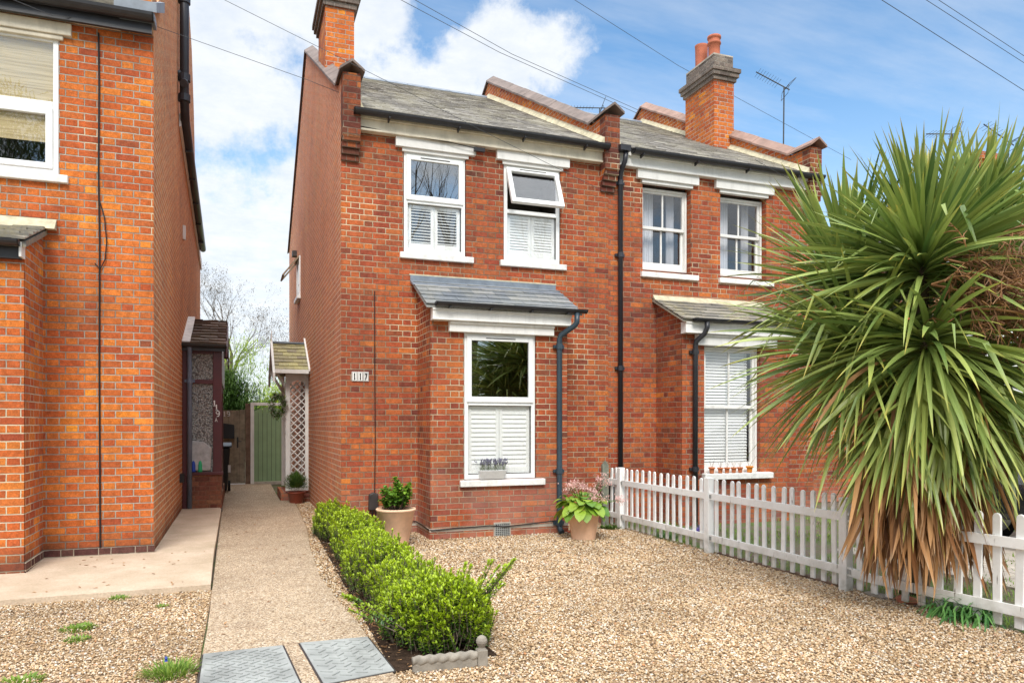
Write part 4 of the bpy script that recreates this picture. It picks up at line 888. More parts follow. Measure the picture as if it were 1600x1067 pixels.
# ------------------------------------------------------------------ lattice canopy porch of 117
ca = thing('door_canopy', 'white lattice door canopy with mossy shingle roof against the faded side wall', 'canopy', (.9, 14.5, 0))
def lattice(mb, x0, x1, z0, z1, y, sp=.135, w_=.012, arch=True):
    def clipseg(p, q):
        d = q - p; t0, t1 = 0., 1.
        for a, lo, hi in ((0, x0, x1), (2, z0, z1)):
            if abs(d[a]) < 1e-9: continue
            ta, tb = (lo - p[a]) / d[a], (hi - p[a]) / d[a]
            if ta > tb: ta, tb = tb, ta
            t0, t1 = max(t0, ta), min(t1, tb)
        return (p + d * t0, p + d * t1) if t1 - t0 > 1e-4 else None
    W_ = x1 - x0; Hh = z1 - z0; n = int((W_ + Hh) / sp) + 2
    for s_ in (1, -1):
        for k in range(n):
            c0 = k * sp; p = Vector((x0 if s_ == 1 else x1, y + (0 if s_ == 1 else .008), z0 - W_ + c0 - .02)); q = p + Vector((s_ * W_, 0, W_ * 1.0))
            r_ = clipseg(p, q)
            if r_:
                a, b_ = r_; d = (b_ - a).normalized(); nn = Vector((-d.z, 0, d.x)) * w_ * .7
                mb.prism([a - nn, b_ - nn, b_ + nn, a + nn], (0, .007, 0))
mb = MB(); lattice(mb, .88, 1.20, .22, 2.28, 14.42); mb.build('lattice', 'white_paint', ca)
mb = MB(); mb.box(.82, .90, 14.38, 14.47, .2, 2.5); mb.box(1.17, 1.232, 14.38, 14.47, .2, 2.5); mb.box(.90, 1.17, 14.39, 14.46, .2, .27)
n = 12; xm, rr = 1.035, .135
for i in range(n):
    t0, t1 = math.pi * i / n, math.pi * (i + 1) / n
    mb.prism([(xm - rr * math.cos(t0), 14.39, 2.12 + rr * math.sin(t0)), (xm - rr * math.cos(t1), 14.39, 2.12 + rr * math.sin(t1)), (xm - rr * math.cos(t1), 14.39, 2.5), (xm - rr * math.cos(t0), 14.39, 2.5)], (0, .07, 0))
bevel(mb.build('front_frame', 'white_paint', ca), .004)
mb = MB(); lattice(mb, .88, 1.20, .22, 2.28, 15.75); mb.box(.82, .88, 15.7, 15.8, .2, 2.4); mb.box(1.2, 1.232, 15.7, 15.8, .2, 2.4); mb.build('rear_lattice', 'white_paint', ca)
mb = MB(); mb.prism([(.62, 14.40, 2.48), (.62, 14.45, 2.48), (.82, 14.45, 2.10), (.82, 14.40, 2.02)], (0, 0, .0)) if False else None
for y in (14.40, 15.72):
    mb = MB(); mb.prism([(.60, y, 2.44), (.66, y, 2.44), (.83, y, 2.16), (.83, y, 2.06)], (0, .05, 0)); mb.box(.60, .82, y, y + .06, 2.44, 2.52)
    mb.build('brace', 'white_paint', ca)
mb = slates((.62, 14.08, 2.42), (1.232, 14.08, 2.42), (.62, 15.1, 3.0), .17, .15, th=.012, rnd=.006); mb.quad((.62, 15.1, 3.0), (1.232, 15.1, 3.0), (1.232, 16.1, 2.42), (.62, 16.1, 2.42)); cr = mb.build('roof', 'tile_moss', ca)
mb = MB(); mb.prism([(.58, 14.0, 2.36), (.58, 15.1, 3.04), (.58, 16.2, 2.36), (.58, 16.2, 2.20), (.58, 15.1, 2.9), (.58, 14.0, 2.20)], (.04, 0, 0)); mb.tube([(.6, 15.1, 2.95), (.6, 15.1, 3.25)], [.02, .006], 8); mb.prism([(1.20, 14.0, 2.40), (1.20, 15.1, 3.07), (1.20, 15.1, 3.12), (1.20, 14.0, 2.45)], (.03, 0, 0)); mb.build('barge_board', 'white_paint', cr)
mb = MB(); mb.box(.62, 1.232, 15.02, 15.18, 3.0, 3.03); mb.build('ridge', 'lead', cr)
mb = MB(); mb.box(.62, 1.22, 14.06, 14.10, 2.36, 2.43); mb.build('fascia', 'white_paint', cr)
st = MB(); st.box(.74, 1.232, 14.44, 15.8, .0, .17); st.box(.98, 1.232, 14.2, 14.44, .0, .12); so = st.build('door_step', 'brick_bay'); tag(so, 'low red brick step under the lattice canopy', 'step')

# ------------------------------------------------------------------ leaf geometry
def leaf(mb, p, d, L, w_, droop=.0, up=Vector((0, 0, 1)), age=0., segs=3, fold=.15, prof=None, tipv=False, roll=None):
    p = Vector(p); d = Vector(d).normalized(); s_ = d.cross(up)
    if s_.length < 1e-3: s_ = Vector((1, 0, 0))
    s_.normalize()
    if roll is not None: s_ = Matrix.Rotation(roll, 3, d) @ s_
    nn = s_.cross(d); vs = []; tp = []
    prof = prof or (lambda t: math.sin(math.pi * (.12 + .88 * t) ** .8) if t < 1 else 0)
    for i in range(segs + 1):
        t = i / segs; c_ = p + d * L * t + Vector((0, 0, -1)) * droop * L * t * t; ww = w_ * .5 * max(prof(t), .02)
        vs += [c_ - s_ * ww + nn * ww * fold, c_ - nn * ww * fold * .5, c_ + s_ * ww + nn * ww * fold]
        tp += [max(0, (t - .86) / .14) if tipv else 0] * 3
    fs = []
    for i in range(segs):
        for k in (0, 1): a = i * 3 + k; fs.append((a, a + 1, a + 4, a + 3))
    mb.add(vs, fs, age, tp)
def rdir(el0, el1, az0=0, az1=360):
    e = R(random.uniform(el0, el1)); a = R(random.uniform(az0, az1)); return Vector((math.cos(e) * math.sin(a), math.cos(e) * math.cos(a), math.sin(e)))

# ------------------------------------------------------------------ hedge
def hedge_half(y):  # centre x, half width, height
    t = (y - 4.45) / (10.2 - 4.45)
    cx = 1.19 + .04 * math.sin(y * 1.7); hw = .262 + .035 * math.sin(y * 4.1) - .03 * t; hh = .38 + .03 * math.sin(y * 3.1 + 1) + .025 * math.sin(y * 7.3) - .04 * t
    if y < 4.9: cx += .10 * (4.9 - y); hw += .05
    return cx, hw, hh
hd = thing('hedge', 'low clipped evergreen hedge with bright lime tips between path and driveway', 'hedge', (1.15, 7.2, 0))
mf, ms = MB(), MB()
def shoot(base, tipp, n, ll, a0=0.3):
    base = Vector(base); tipp = Vector(tipp); d = tipp - base; L = d.length; dn = d.normalized()
    ms.tube([base, tipp], [.004, .002], 4, False)
    for k in range(n):
        t = .25 + .75 * k / (n - 1); p = base + d * t
        for q in range(2 if t < .9 else 4):
            a = random.uniform(0, 6.28); e = random.uniform(.2, .7) + (.5 if t > .9 else 0)
            o_ = dn.orthogonal().normalized(); s_ = (Matrix.Rotation(a, 3, dn) @ o_) * math.cos(e) + dn * math.sin(e)
            leaf(mf, p, s_, ll * random.uniform(.7, 1.2), ll * .48, .1, age=max(0, min(1, (t - .45) * 2.2 + random.uniform(-.15, .15))) * a0, segs=2)
for i in range(4600):
    y = random.uniform(4.42, 10.25) if i > 900 else random.uniform(4.38, 5.1); cx, hw, hh = hedge_half(y); a = random.uniform(0, math.pi); rr = random.uniform(.72, 1.06) if random.random() < .85 else random.uniform(.3, .7)
    x = cx - math.cos(a) * hw * rr; z = .06 + (hh - .04) * (math.sin(a) ** .8) * rr; cap = math.sqrt(max(0, 1 - max(0, (4.85 - y) / .47) ** 2)); x = cx + (x - cx) * (.35 + .65 * cap); z = .06 + (z - .06) * (.45 + .55 * cap)
    endf = max(0, (4.75 - y) / .33)
    out = Vector((-math.cos(a) * .28 + random.gauss(0, .1), -endf * .3 + random.gauss(0, .12), 1)).normalized(); L = random.uniform(.12, .20)
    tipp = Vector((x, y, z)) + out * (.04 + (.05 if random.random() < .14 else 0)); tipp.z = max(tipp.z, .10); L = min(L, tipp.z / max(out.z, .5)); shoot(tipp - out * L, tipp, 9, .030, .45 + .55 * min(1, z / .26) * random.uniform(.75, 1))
for (x, y, dx_, dz_, L) in [(1.58, 4.70, .60, .68, .46), (1.55, 4.75, .45, .8, .36), (1.5, 4.9, .3, .9, .3), (1.62, 4.8, .5, .65, .36), (1.5, 4.6, .5, .5, .3), (1.45, 4.55, .35, .8, .28), (1.4, 5.3, .2, .95, .24), (1.28, 6.0, .05, 1, .26), (1.05, 4.50, -.5, .3, .3), (.98, 5.2, -.6, .3, .16), (1.1, 9.9, 0, 1, .22), (1.35, 9.7, .2, 1, .22), (1.3, 7.4, .1, 1, .2)]:
    for q in range(3):
        b_ = Vector((x - .12 + random.uniform(-.04, .04), y + random.uniform(-.05, .05), .18)); d = Vector((dx_ + random.uniform(-.1, .1), random.uniform(-.15, .1), dz_)).normalized(); shoot(b_, b_ + d * L, 26, .030, .8)
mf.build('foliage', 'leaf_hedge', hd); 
for i in range(60):
    y = 4.6 + i * .093; cx, hw, hh = hedge_half(y); b_ = Vector((cx + random.uniform(-.06, .06), y, 0))
    for q in range(3): ms.tube([b_, b_ + Vector((random.uniform(-.2, .2), random.uniform(-.1, .1), .28))], [.008, .003], 5, False)
ms.build('stem', 'bark', hd)
# leaf litter and soil strip under the hedge
mb = MB()
for i in range(500):
    y = random.uniform(4.25, 10.2); x = .86 + random.uniform(-.05, .12) + (random.uniform(0, .7) if y < 4.6 else 0); leaf(mb, (x, y, .012 + random.random() * .015), rdir(-10, 20), .035, .018, age=random.random(), segs=1)
lt = mb.build('leaf_litter', 'leaf_dead'); lt['kind'] = 'stuff'; lt['label'] = 'dry brown fallen leaves along the foot of the hedge'; lt['category'] = 'leaf litter'
mb = MB(); mb.prism([(.84, 4.25, -.02), (1.5, 4.35, -.02), (1.48, 5.2, -.02), (1.36, 10.2, -.02), (.95, 10.2, -.02), (.88, 6.6, -.02)], (0, 0, .032)); struct('soil_bed', mb, 'soil')
# small purple trailing plant behind the hedge
mp = MB()
for i in range(700):
    y = random.uniform(5.0, 8.6); x = 1.50 + random.gauss(0, .05) + .02 * math.sin(y * 3); leaf(mp, (x, y, random.uniform(.01, .07)), rdir(10, 80), .022, .014, age=random.random(), segs=1)
mb = MB()
for i in range(170):
    x, y = random.choice([(random.uniform(1.6, 4.9), random.uniform(4, 9)), (4.9 + random.gauss(0, .12), random.uniform(4, 9)), (random.uniform(-2.5, -.3), random.uniform(4.8, 6.8)), (random.uniform(-.15, .7), random.uniform(5, 12)), (random.uniform(-1.6, -.3), random.uniform(7, 8.5))]); leaf(mb, (x, y, .028 if x > .8 or y < 6.9 else (.03 if x > -.2 else .045 + max(0, min(1, (y - 6.9) / 1.5)) * .05)), rdir(-3, 12), random.uniform(.02, .045), .016, age=random.random(), segs=2, fold=.4)
fl_ = mb.build('fallen_leaves', 'leaf_dead'); fl_['kind'] = 'stuff'; fl_['label'] = 'scattered small dry leaves on the gravel and path'; fl_['category'] = 'leaf litter'
cvp = mp.build('creeping_flowers', 'petal_purple'); cvp['kind'] = 'stuff'; cvp['label'] = 'faint purple creeping flowers in gravel along the driveway side of the hedge'; cvp['category'] = 'ground cover'

# ------------------------------------------------------------------ edging tile
et = thing('edging_tile', 'grey rope-twist edging tile with ball finial at the near hedge end', 'edging', (1.1, 4.2, 0))
A, B = Vector((.945, 4.235, 0)), Vector((1.33, 4.22, 0)); d = (B - A).normalized(); L = (B - A).length; Mx = Matrix.Translation(A) @ Matrix.Rotation(math.atan2(d.y, d.x), 4, 'Z')
mb = MB(); mb.box(0, L, -.022, .022, -.03, .05, Mx); bevel(mb.build('tile_body', 'edging_stone', et), .006)
mb = MB(); n = 130; vs = []; fs = []; kk = 16
for i in range(n + 1):
    for k in range(kk):
        t = 2 * math.pi * k / kk; r = .028 + .0035 * math.cos(2 * t + i * .30); vs.append(Mx @ Vector((L * i / n, r * math.cos(t), .062 + r * math.sin(t))))
for i in range(n):
    for k in range(kk): k2 = (k + 1) % kk; fs.append((i * kk + k, (i + 1) * kk + k, (i + 1) * kk + k2, i * kk + k2))
fs += [tuple(range(kk)), tuple(n * kk + k for k in range(kk))[::-1]]
mb.add(vs, fs); mb.build('rope_top', 'edging_stone', et, True)
mb = MB(); mb.box(L, L + .06, -.032, .032, -.03, .095, Mx); c_ = Mx @ Vector((L + .03, 0, 0)); mb.lathe(c_.x, c_.y, [(.0, .09), (.03, .095), (.018, .105), (.026, .118), (.034, .135), (.034, .148), (.026, .165), (.012, .175), (0, .178)], 18); bevel(mb.build('finial_post', 'edging_stone', et), .004)

# ------------------------------------------------------------------ manhole covers
def cover(name, pts, label):
    t = thing(name, label, 'manhole cover', (pts[0][0], pts[0][1], 0), None)
    P4 = [Vector((x, y, 0)) for x, y in pts]; c_ = sum(P4, Vector()) / 4
    mb = MB(); mb.prism([(p.x, p.y, .015) for p in P4], (0, 0, .0125)); mb.build('plate', 'steel_galv', t)
    mb = MB()
    for i in range(4):
        a, b_ = P4[i], P4[(i + 1) % 4]; d = (b_ - a).normalized(); nn = Vector((d.y, -d.x, 0)) * .012
        mb.prism([a + Vector((0, 0, .015)), b_ + Vector((0, 0, .015)), b_ + nn + Vector((0, 0, .015)), a + nn + Vector((0, 0, .015))], (0, 0, .009))
    mb.build('frame', 'box_brown', t)
    mb = MB(); ux = (P4[1] - P4[0]); uy = (P4[3] - P4[0]); nu = int(ux.length / .085); nv = int(uy.length / .06)
    for j in range(nv):
        for i in range(nu):
            fu = .06 + .88 * (i + .5 + (.25 if j % 2 else -.25)) / nu; fv = .05 + .9 * (j + .5) / nv; q = P4[0].lerp(P4[1], fu).lerp(P4[3].lerp(P4[2], fu), fv); a = R(38 if (j % 2) else -38)
            mb.box(-.034, .034, -.005, .005, 0, .006, Matrix.Translation((q.x, q.y, .0272)) @ Matrix.Rotation(a + math.atan2(ux.y, ux.x), 4, 'Z'))
    mb.build('tread', 'steel_galv', t); return t
cover('manhole_cover', [(-.20, 3.95), (.33, 3.95), (.262, 4.95), (-.20, 4.93)], 'left galvanised tread-plate cover set in the path')
cover('manhole_cover', [(.435, 4.13), (.835, 4.22), (.80, 4.955), (.372, 4.965)], 'right galvanised tread-plate cover beside the hedge end')

# ------------------------------------------------------------------ fence
fe = thing('picket_fence', 'weathered white picket fence between gravel drive and neighbour garden', 'fence', (4.95, 7, 0))
def fx(y): return 4.925 + .0 * y + (.03 * max(0, 5.03 - y) + .022 * max(0, 5.03 - y) ** 2)
def picket(x, y, h=.83, w_=.052, th=.018, ang=0., z0=.03):
    mb = MB(); n = 6; pr_ = [(-w_ / 2, 0, z0), (w_ / 2, 0, z0)] + [(w_ / 2 * math.cos(math.pi * k / n), 0, h - w_ / 2 + w_ / 2 * math.sin(math.pi * k / n)) for k in range(n + 1)]
    lean = random.uniform(-.022, .022); M = Matrix.Translation((x, y, 0)) @ Matrix.Rotation(R(90) + ang + random.uniform(-.03, .03), 4, 'Z') @ Matrix.Rotation(lean, 4, 'Y')
    mb.prism(pr_, (0, th, 0), M); return bevel(mb.build('picket', 'picket_paint', fe), .004)
posts = [9.05, 7.02, 5.03, 3.0]
for y in posts:
    mb = MB(); x = fx(y); mb.box(x - .045, x + .035, y - .045, y + .045, -.03, .84 if y > 5.5 else .80); bevel(mb.build('post', 'picket_paint', fe), .008)
for (ya, yb, n) in ((9.62, 9.05, 3), (9.05, 7.02, 13), (7.02, 5.03, 14), (5.03, 3.0, 13)):
    for k in range(n):
        y = ya + (yb - ya) * (k + 1) / (n + 1); picket(fx(y) + .012, y, .83 + random.uniform(-.008, .008) - (.02 if y < 5 else 0), w_=.055 if y > 5.03 else .062)
    for z in (.60, .14):
        mb = MB(); m_ = 10 if yb < 4 else 2; sag = .018
        for i in range(m_):
            y0_ = ya - .03 + (yb - ya + .06) * i / m_; y1_ = ya - .03 + (yb - ya + .06) * (i + 1) / m_
            mb.add([(fx(q) + o_, q, z + zz - (sag if q < 5 else 0)) for q in (y0_, y1_) for o_, zz in ((-.032, 0), (-.008, 0), (-.008, .072), (-.032, .072))], [(0, 1, 2, 3), (7, 6, 5, 4), (0, 4, 5, 1), (1, 5, 6, 2), (2, 6, 7, 3), (3, 7, 4, 0)])
        mb.build('rail', 'picket_paint', fe)
for y in posts[:3]:
    for z in (.635, .175):
        mb = MB(); mb.box(fx(y) - .037, fx(y) - .032, y - .085, y - .05, z - .02, z + .02); mb.build('bracket', 'steel_galv', fe)
wp = MB(); wp.prism([(4.80, 9.36, 0), (4.90, 9.36, 0), (4.90, 9.36, .86), (4.85, 9.36, .92), (4.80, 9.36, .86)], (0, .05, 0)); wpo = bevel(wp.build('wooden_post', 'timber_green_grey'), .006); tag(wpo, 'grey-green pointed wooden post by the downpipe at the fence start', 'post')

# ------------------------------------------------------------------ pots
def pot(name, label, x, y, r0, r1, h, mat, cat='plant pot', rim=True, group=None):
    t = thing(name, label, cat, (x, y, 0), group)
    return t
def pot_mesh(x, y, z, r0, r1, h, rim=.03, th=.018):
    mb = MB(); mb.lathe(x, y, [(0, z), (r0 * .97, z), (r0, z + .01), (r1 - .006, z + h - rim), (r1 + .004, z + h - rim + .004), (r1 + .006, z + h - .008), (r1 - .002, z + h), (r1 - th, z + h - .004), (r1 - th - .004, z + h - .05), (0, z + h - .05)], 36); return mb
t = thing('potted_plant', 'tall pale terracotta pot with glossy green shrub left of the bay', 'potted plant', (1.735, 8.66, 0))
pot_mesh(1.735, 8.66, 0, .138, .228, .45).build('pot', 'terracotta_pale', t, True)
mb = MB(); mb.lathe(1.735, 8.66, [(0, .40), (.206, .40)], 24); mb.build('compost', 'soil', t)
mf, ms = MB(), MB()
for i in range(24):
    a = random.uniform(0, 6.28); r = random.uniform(.03, .25); tp_ = Vector((1.735 + r * math.cos(a) + .03, 8.66 + r * math.sin(a), .47 + random.uniform(.06, .30) * (1.2 - r * 2.6))); b_ = Vector((1.75, 8.66, .41)) + Vector((math.cos(a), math.sin(a), 0)) * r * .3
    ms.tube([b_, (b_ + tp_) / 2 + Vector((0, 0, -.01)), tp_], [.008, .006, .004], 5)
    for q in range(4):
        c_ = b_.lerp(tp_, .45 + .55 * q / 3)
        for k in range(11): leaf(mf, c_, rdir(-15, 75), random.uniform(.055, .08), .046, .25, age=random.random() * (.4 + .6 * q / 3), segs=2, prof=lambda t: math.sin(math.pi * (.08 + .86 * t)))
mf.build('foliage', 'leaf_shrub', t); ms.build('stem', 'bark', t)

t = thing('potted_plant', 'pale terracotta pot of pink-flowering broad-leaved plant by the navy downpipe', 'potted plant', (4.05, 8.42, 0))
bx, by = 4.05, 8.42
pot_mesh(bx, by, 0, .15, .21, .40).build('pot', 'terracotta_pale', t, True)
mb = MB(); mb.lathe(bx, by, [(0, .36), (.19, .36)], 24); mb.build('compost', 'soil', t)
mf, ms, mfl = MB(), MB(), MB()
for i in range(70):
    a = random.uniform(0, 6.28); e = random.uniform(-.1, 1.1); d = Vector((math.cos(a) * math.cos(e), math.sin(a) * math.cos(e), math.sin(e))); L0 = random.uniform(.10, .24)
    b_ = Vector((bx, by, .38)) + Vector((math.cos(a), math.sin(a), 0)) * random.uniform(.05, .14); c_ = b_ + d * L0 * .8; ms.tube([b_, c_], [.005, .004], 5, False)
    leaf(mf, c_ - d * .02, (d + Vector((0, 0, -.15))).normalized(), random.uniform(.14, .19), .135, .75, age=random.random(), segs=6, fold=.10, prof=lambda t: math.sqrt(max(0, 1 - (2 * t ** .9 - 1) ** 2)) + .05, roll=random.gauss(0, .3))
for (ex, ey, ez) in [(-.24, -.1, .76), (-.15, -.12, .80), (-.08, -.1, .72), (-.05, 0, .74), (.03, -.1, .70), (.10, -.12, .66), (.15, .0, .64), (.0, -.22, .60), (.08, -.24, .56), (.30, .1, .82), (.36, .12, .86), (.28, .1, .74), (.46, -.1, .54), (-.2, .05, .72), (.2, -.2, .58), (.40, .1, .76), (-.1, .1, .76), (.52, -.08, .52)]:
    tp_ = Vector((bx + ex * .95, by + ey, ez * .86 + .02)); b_ = Vector((bx + ex * .2, by + ey * .2, .38)); ms.tube([b_, (b_ + tp_) / 2 + Vector((0, 0, .03)), tp_], [.006, .005, .003], 5)
    mfl = MB()
    for k in range(46):
        p = tp_ + Vector((random.gauss(0, .038), random.gauss(0, .03), random.gauss(0, .026)))
        for q in range(2): leaf(mfl, p, rdir(-30, 80), .026, .020, age=random.random(), segs=1)
    mfl.build('flower', 'petal_pink', t)
mf.build('foliage', 'leaf_bergenia', t); ms.build('stem', 'leaf_shrub', t)

t = thing('potted_plant', 'small brown pot with bushy rosemary in front of the lattice canopy', 'potted plant', (.98, 14.0, 0))
pot_mesh(.98, 13.95, 0, .11, .155, .22).build('pot', 'plastic_brown', t, True)
mf = MB()
for i in range(3000):
    d = rdir(-20, 90); r = random.uniform(.05, .23); p = Vector((.98, 13.95, .32)) + Vector((d.x * r, d.y * r, d.z * r * 1.0)); leaf(mf, p, (d + Vector((0, 0, .8))).normalized(), .06, .018, 0, age=random.random() * (r / .22), segs=1)
mf.build('foliage', 'leaf_rosemary', t)

t = thing('window_trough', 'pale grey trough of lavender on the bay sill of 117', 'planter', (3.05, 8.92, .73))
mb = MB(); mb.add([(2.87, 8.955, .735), (3.19, 8.955, .735), (3.19, 8.995, .735), (2.87, 8.995, .735), (2.85, 8.90, .85), (3.21, 8.90, .85), (3.21, 9.0, .85), (2.85, 9.0, .85)], [(3, 2, 1, 0), (0, 1, 5, 4), (1, 2, 6, 5), (2, 3, 7, 6), (3, 0, 4, 7), (4, 5, 6, 7)]); bevel(mb.build('trough', 'trough', t), .006)
mf, m2 = MB(), MB()
for i in range(150):
    b_ = Vector((random.uniform(2.865, 3.195), random.uniform(8.915, 8.99), .85)); d = Vector((random.gauss(0, .22), random.gauss(-.05, .15), 1)).normalized(); L = random.uniform(.06, .13)
    for k in range(5): leaf(mf, b_ + d * L * k / 5, (d + rdir(0, 60) * .6).normalized(), .035, .008, age=random.random(), segs=1)
    m2.tube([b_ + d * L, b_ + d * (L + .03)], [.006, .004], 5)
mf.build('foliage', 'leaf_lavender', t); m2.build('flower', 'lavender_flower', t)

def small_pot(mat, twig=True):
    t = thing('flower_pot', '', 'flower pot', (0, 0, 0), 'small terracotta pots on the right bay sill')
    mb = pot_mesh(0, 0, 0, .028, .040, .08, .022, .006); mb.build('pot', mat, t, True)
    mb = MB()
    for k in range(4):
        a = random.uniform(0, 6.28); d = Vector((math.cos(a) * .35, math.sin(a) * .35, 1)); mb.tube([(0, 0, .06), Vector((0, 0, .06)) + d * .06, Vector((0, 0, .06)) + d * .10 + Vector((random.uniform(-.02, .02), 0, 0))], .0016, 4)
    mb.build('twig', 'bark_twig', t); return t
sp0 = small_pot('terracotta'); labs = ['leftmost orange-rimmed terracotta pot on the right bay sill', 'second small terracotta pot from the left on the right bay sill', 'third small terracotta pot from the left on the right bay sill', 'fourth small terracotta pot from the left on the right bay sill', 'fifth small terracotta pot, next to the bright orange one']
for i, x in enumerate((6.325, 6.47, 6.585, 6.70, 6.81)):
    o_ = sp0 if i == 0 else copy_tree(sp0); o_.location = (x, 8.955, .735); o_['label'] = labs[i]; o_.scale = (1.08, 1.08, 1.1) if i == 0 else (1, 1, 1); o_.rotation_euler.z = i * 1.3
sp1 = small_pot('terracotta_orange'); sp1.location = (6.975, 8.955, .735); sp1.scale = (1.25, 1.25, 1.15); sp1['label'] = 'bright orange pot at the right end of the sill row'

wr = thing('wreath', 'green and white flower wreath hanging from the canopy front post', 'wreath', (.66, 14.38, 1.75))
mf = MB(); mw = MB()
for i in range(700):
    a = random.uniform(0, 6.28); c_ = Vector((.68 + .13 * math.cos(a) * .8, 14.33 + random.gauss(0, .03), 1.78 + .18 * math.sin(a))) + Vector((random.gauss(0, .03), 0, random.gauss(0, .03)))
    leaf(mf if random.random() < .7 else mw, c_, rdir(-60, 60), .075, .045, .1, age=random.random(), segs=1)
mf.build('foliage', 'leaf_evergreen', wr); mw.build('white_bloom', 'petal_white', wr)

# ------------------------------------------------------------------ cordyline palm
cp = thing('cabbage_palm', 'huge spiky cabbage palm with brown dead skirt leaning over the picket fence', 'palm', (5.38, 4.75, 0))
sword = lambda t: min(1, .45 + t * 2.0) * (1 - t ** 3.2) ** .9
def up_vec(px_, py_, t):
    a = (px_ - 800) / FPX; return Vector(((a * .9385 + .3453) * t, (.9385 - .3453 * a) * t, CAMZ + (YHOR - py_) / FPX * t))
heads = [  # pixel-derived centre, depth, leaf count, elevation range, length, droop range, azimuth bias
    (1442, 410, 5.85, 220, (2, 86), (.82, 1.05), (.0, .18)),
    (1440, 425, 5.75, 170, (-25, 28), (1.0, 1.35), (.06, .34)),
    (1448, 545, 5.55, 200, (-62, 28), (1.0, 1.3), (.2, .55)),
    (1325, 450, 6.55, 230, (-15, 75), (.9, 1.2), (.0, .22)),
    (1350, 560, 6.05, 260, (-48, 40), (.95, 1.3), (.08, .42)),
    (1530, 395, 6.35, 150, (20, 86), (.85, 1.12), (.02, .22)),
    (1575, 440, 6.30, 150, (-15, 85), (.9, 1.2), (.05, .4)),
    (1545, 590, 5.90, 150, (-58, 30), (.9, 1.25), (.2, .6)),
    (1420, 640, 5.70, 170, (-75, -15), (.75, 1.05), (.2, .5)),
    (1490, 600, 5.60, 90, (-70, -5), (.8, 1.1), (.2, .5)),
]
trk = MB(); base = Vector((5.38, 4.75, -.05))
fork = Vector((5.3, 4.72, .9))
trk.tube([base, Vector((5.36, 4.74, .4)), fork], [.13, .11, .10], 12)
for (hx, hy, ht, n, el, ll, dr) in heads:
    c_ = up_vec(hx, hy, ht); mid = fork.lerp(c_, .5) + Vector((0, 0, -.1)); trk.tube([fork, mid, c_ + Vector((0, 0, -.05)), c_ + Vector((0, 0, .08))], [.08, .065, .055, .03], 9)
trk.build('trunk', 'palm_trunk', cp)
def palm_leaf(mb, p, d, L, w_, droop, age, roll, kink=None):
    p = Vector(p); d = Vector(d).normalized(); vs = []; tp = []; segs = 9; s_ = d.cross(Vector((0, 0, 1)))
    if s_.length < .05: s_ = Vector((random.gauss(0, 1), random.gauss(0, 1), 0))
    s_.normalize(); s_ = Matrix.Rotation(roll, 3, d) @ s_
    tipk = random.choice([.2, .5, .9]); bend = Vector((random.gauss(0, .05), random.gauss(0, .05), 0)); c_ = Vector(p); step = L / segs; dd = Vector(d); kt = random.uniform(.5, .8) if kink else 2
    for i in range(segs + 1):
        t = i / segs; ww = w_ * .5 * sword(t); tn = dd.normalized(); sl = (s_ - tn * s_.dot(tn)).normalized(); nn = sl.cross(tn); fo = .28 * (1 - t * .5)
        vs += [c_ - sl * ww + nn * ww * fo, c_ - nn * ww * fo * .4, c_ + sl * ww + nn * ww * fo]; tp += [max(0., (t - .84) / .16) * tipk] * 3
        g_ = droop * 2 * t + (kink if t > kt else 0); dd = (d + Vector((0, 0, -g_)) + bend * t * 2); c_ = c_ + dd.normalized() * step
    fs = []
    for i in range(segs):
        for k in (0, 1): a = i * 3 + k; fs.append((a, a + 1, a + 4, a + 3))
    mb.add(vs, fs, age, tp)
for hi, (hx, hy, ht, n, el, ll, dr) in enumerate(heads):
    mb = MB(); c_ = up_vec(hx, hy, ht); n = int(n * 1.5)
    for i in range(n):
        f_ = i / n; e = el[0] + (el[1] - el[0]) * (f_ ** .8) + random.gauss(0, 4); e = min(89, max(-80, e)); a = i * 137.5 + random.gauss(0, 26)
        d = Vector((math.cos(R(e)) * math.cos(R(a)), math.cos(R(e)) * math.sin(R(a)), math.sin(R(e))))
        Ln = random.uniform(*ll) * random.choice([.72, .9, 1, 1, 1.04]) * (1 - .22 * max(0, f_ - .8) / .2); drp = dr[1] + (dr[0] - dr[1]) * f_ + random.gauss(0, .06)
        age = random.random() ** 1.5 * .8 + (.2 if e < 0 else 0)
        palm_leaf(mb, c_ + d * .05 + Vector((0, 0, (f_ - .5) * .18)), d, Ln, random.uniform(.030, .056), max(0, drp), min(1, age), random.gauss(0, .5), random.uniform(.6, 1.8) if random.random() < .13 and e < 45 else None)
    mb.build('leaf_rosette', 'leaf_palm', cp)
# dead skirt
mb = MB()
for i in range(800):
    px_ = random.choice([random.uniform(1350, 1540), random.gauss(1440, 32)]); t = random.uniform(5.45, 6.0) - (px_ - 1440) * .0006; py_ = random.uniform(665, 790) + abs(px_ - 1440) * .12
    c_ = up_vec(px_, py_, t); out = (c_ - Vector((5.38, 4.75, c_.z))).normalized()
    d = Vector((out.x * .22 + random.gauss(0, .14), out.y * .22 + random.gauss(0, .14), -1)); L = random.uniform(.45, .85)
    L = min(L, c_.z - .10 - random.random() ** 2 * .45)
    if L < .2: continue
    palm_leaf(mb, c_, d, L, random.uniform(.022, .045), .05, random.random(), random.uniform(-1.5, 1.5))
for i in range(40):
    c_ = up_vec(random.uniform(1340, 1580), random.uniform(560, 700), random.uniform(5.4, 5.9)); palm_leaf(mb, c_, rdir(-60, -5, 180, 340), random.uniform(.5, .9), .035, .6, random.random(), random.uniform(-1.5, 1.5))
mb.build('dead_skirt', 'leaf_dead', cp)
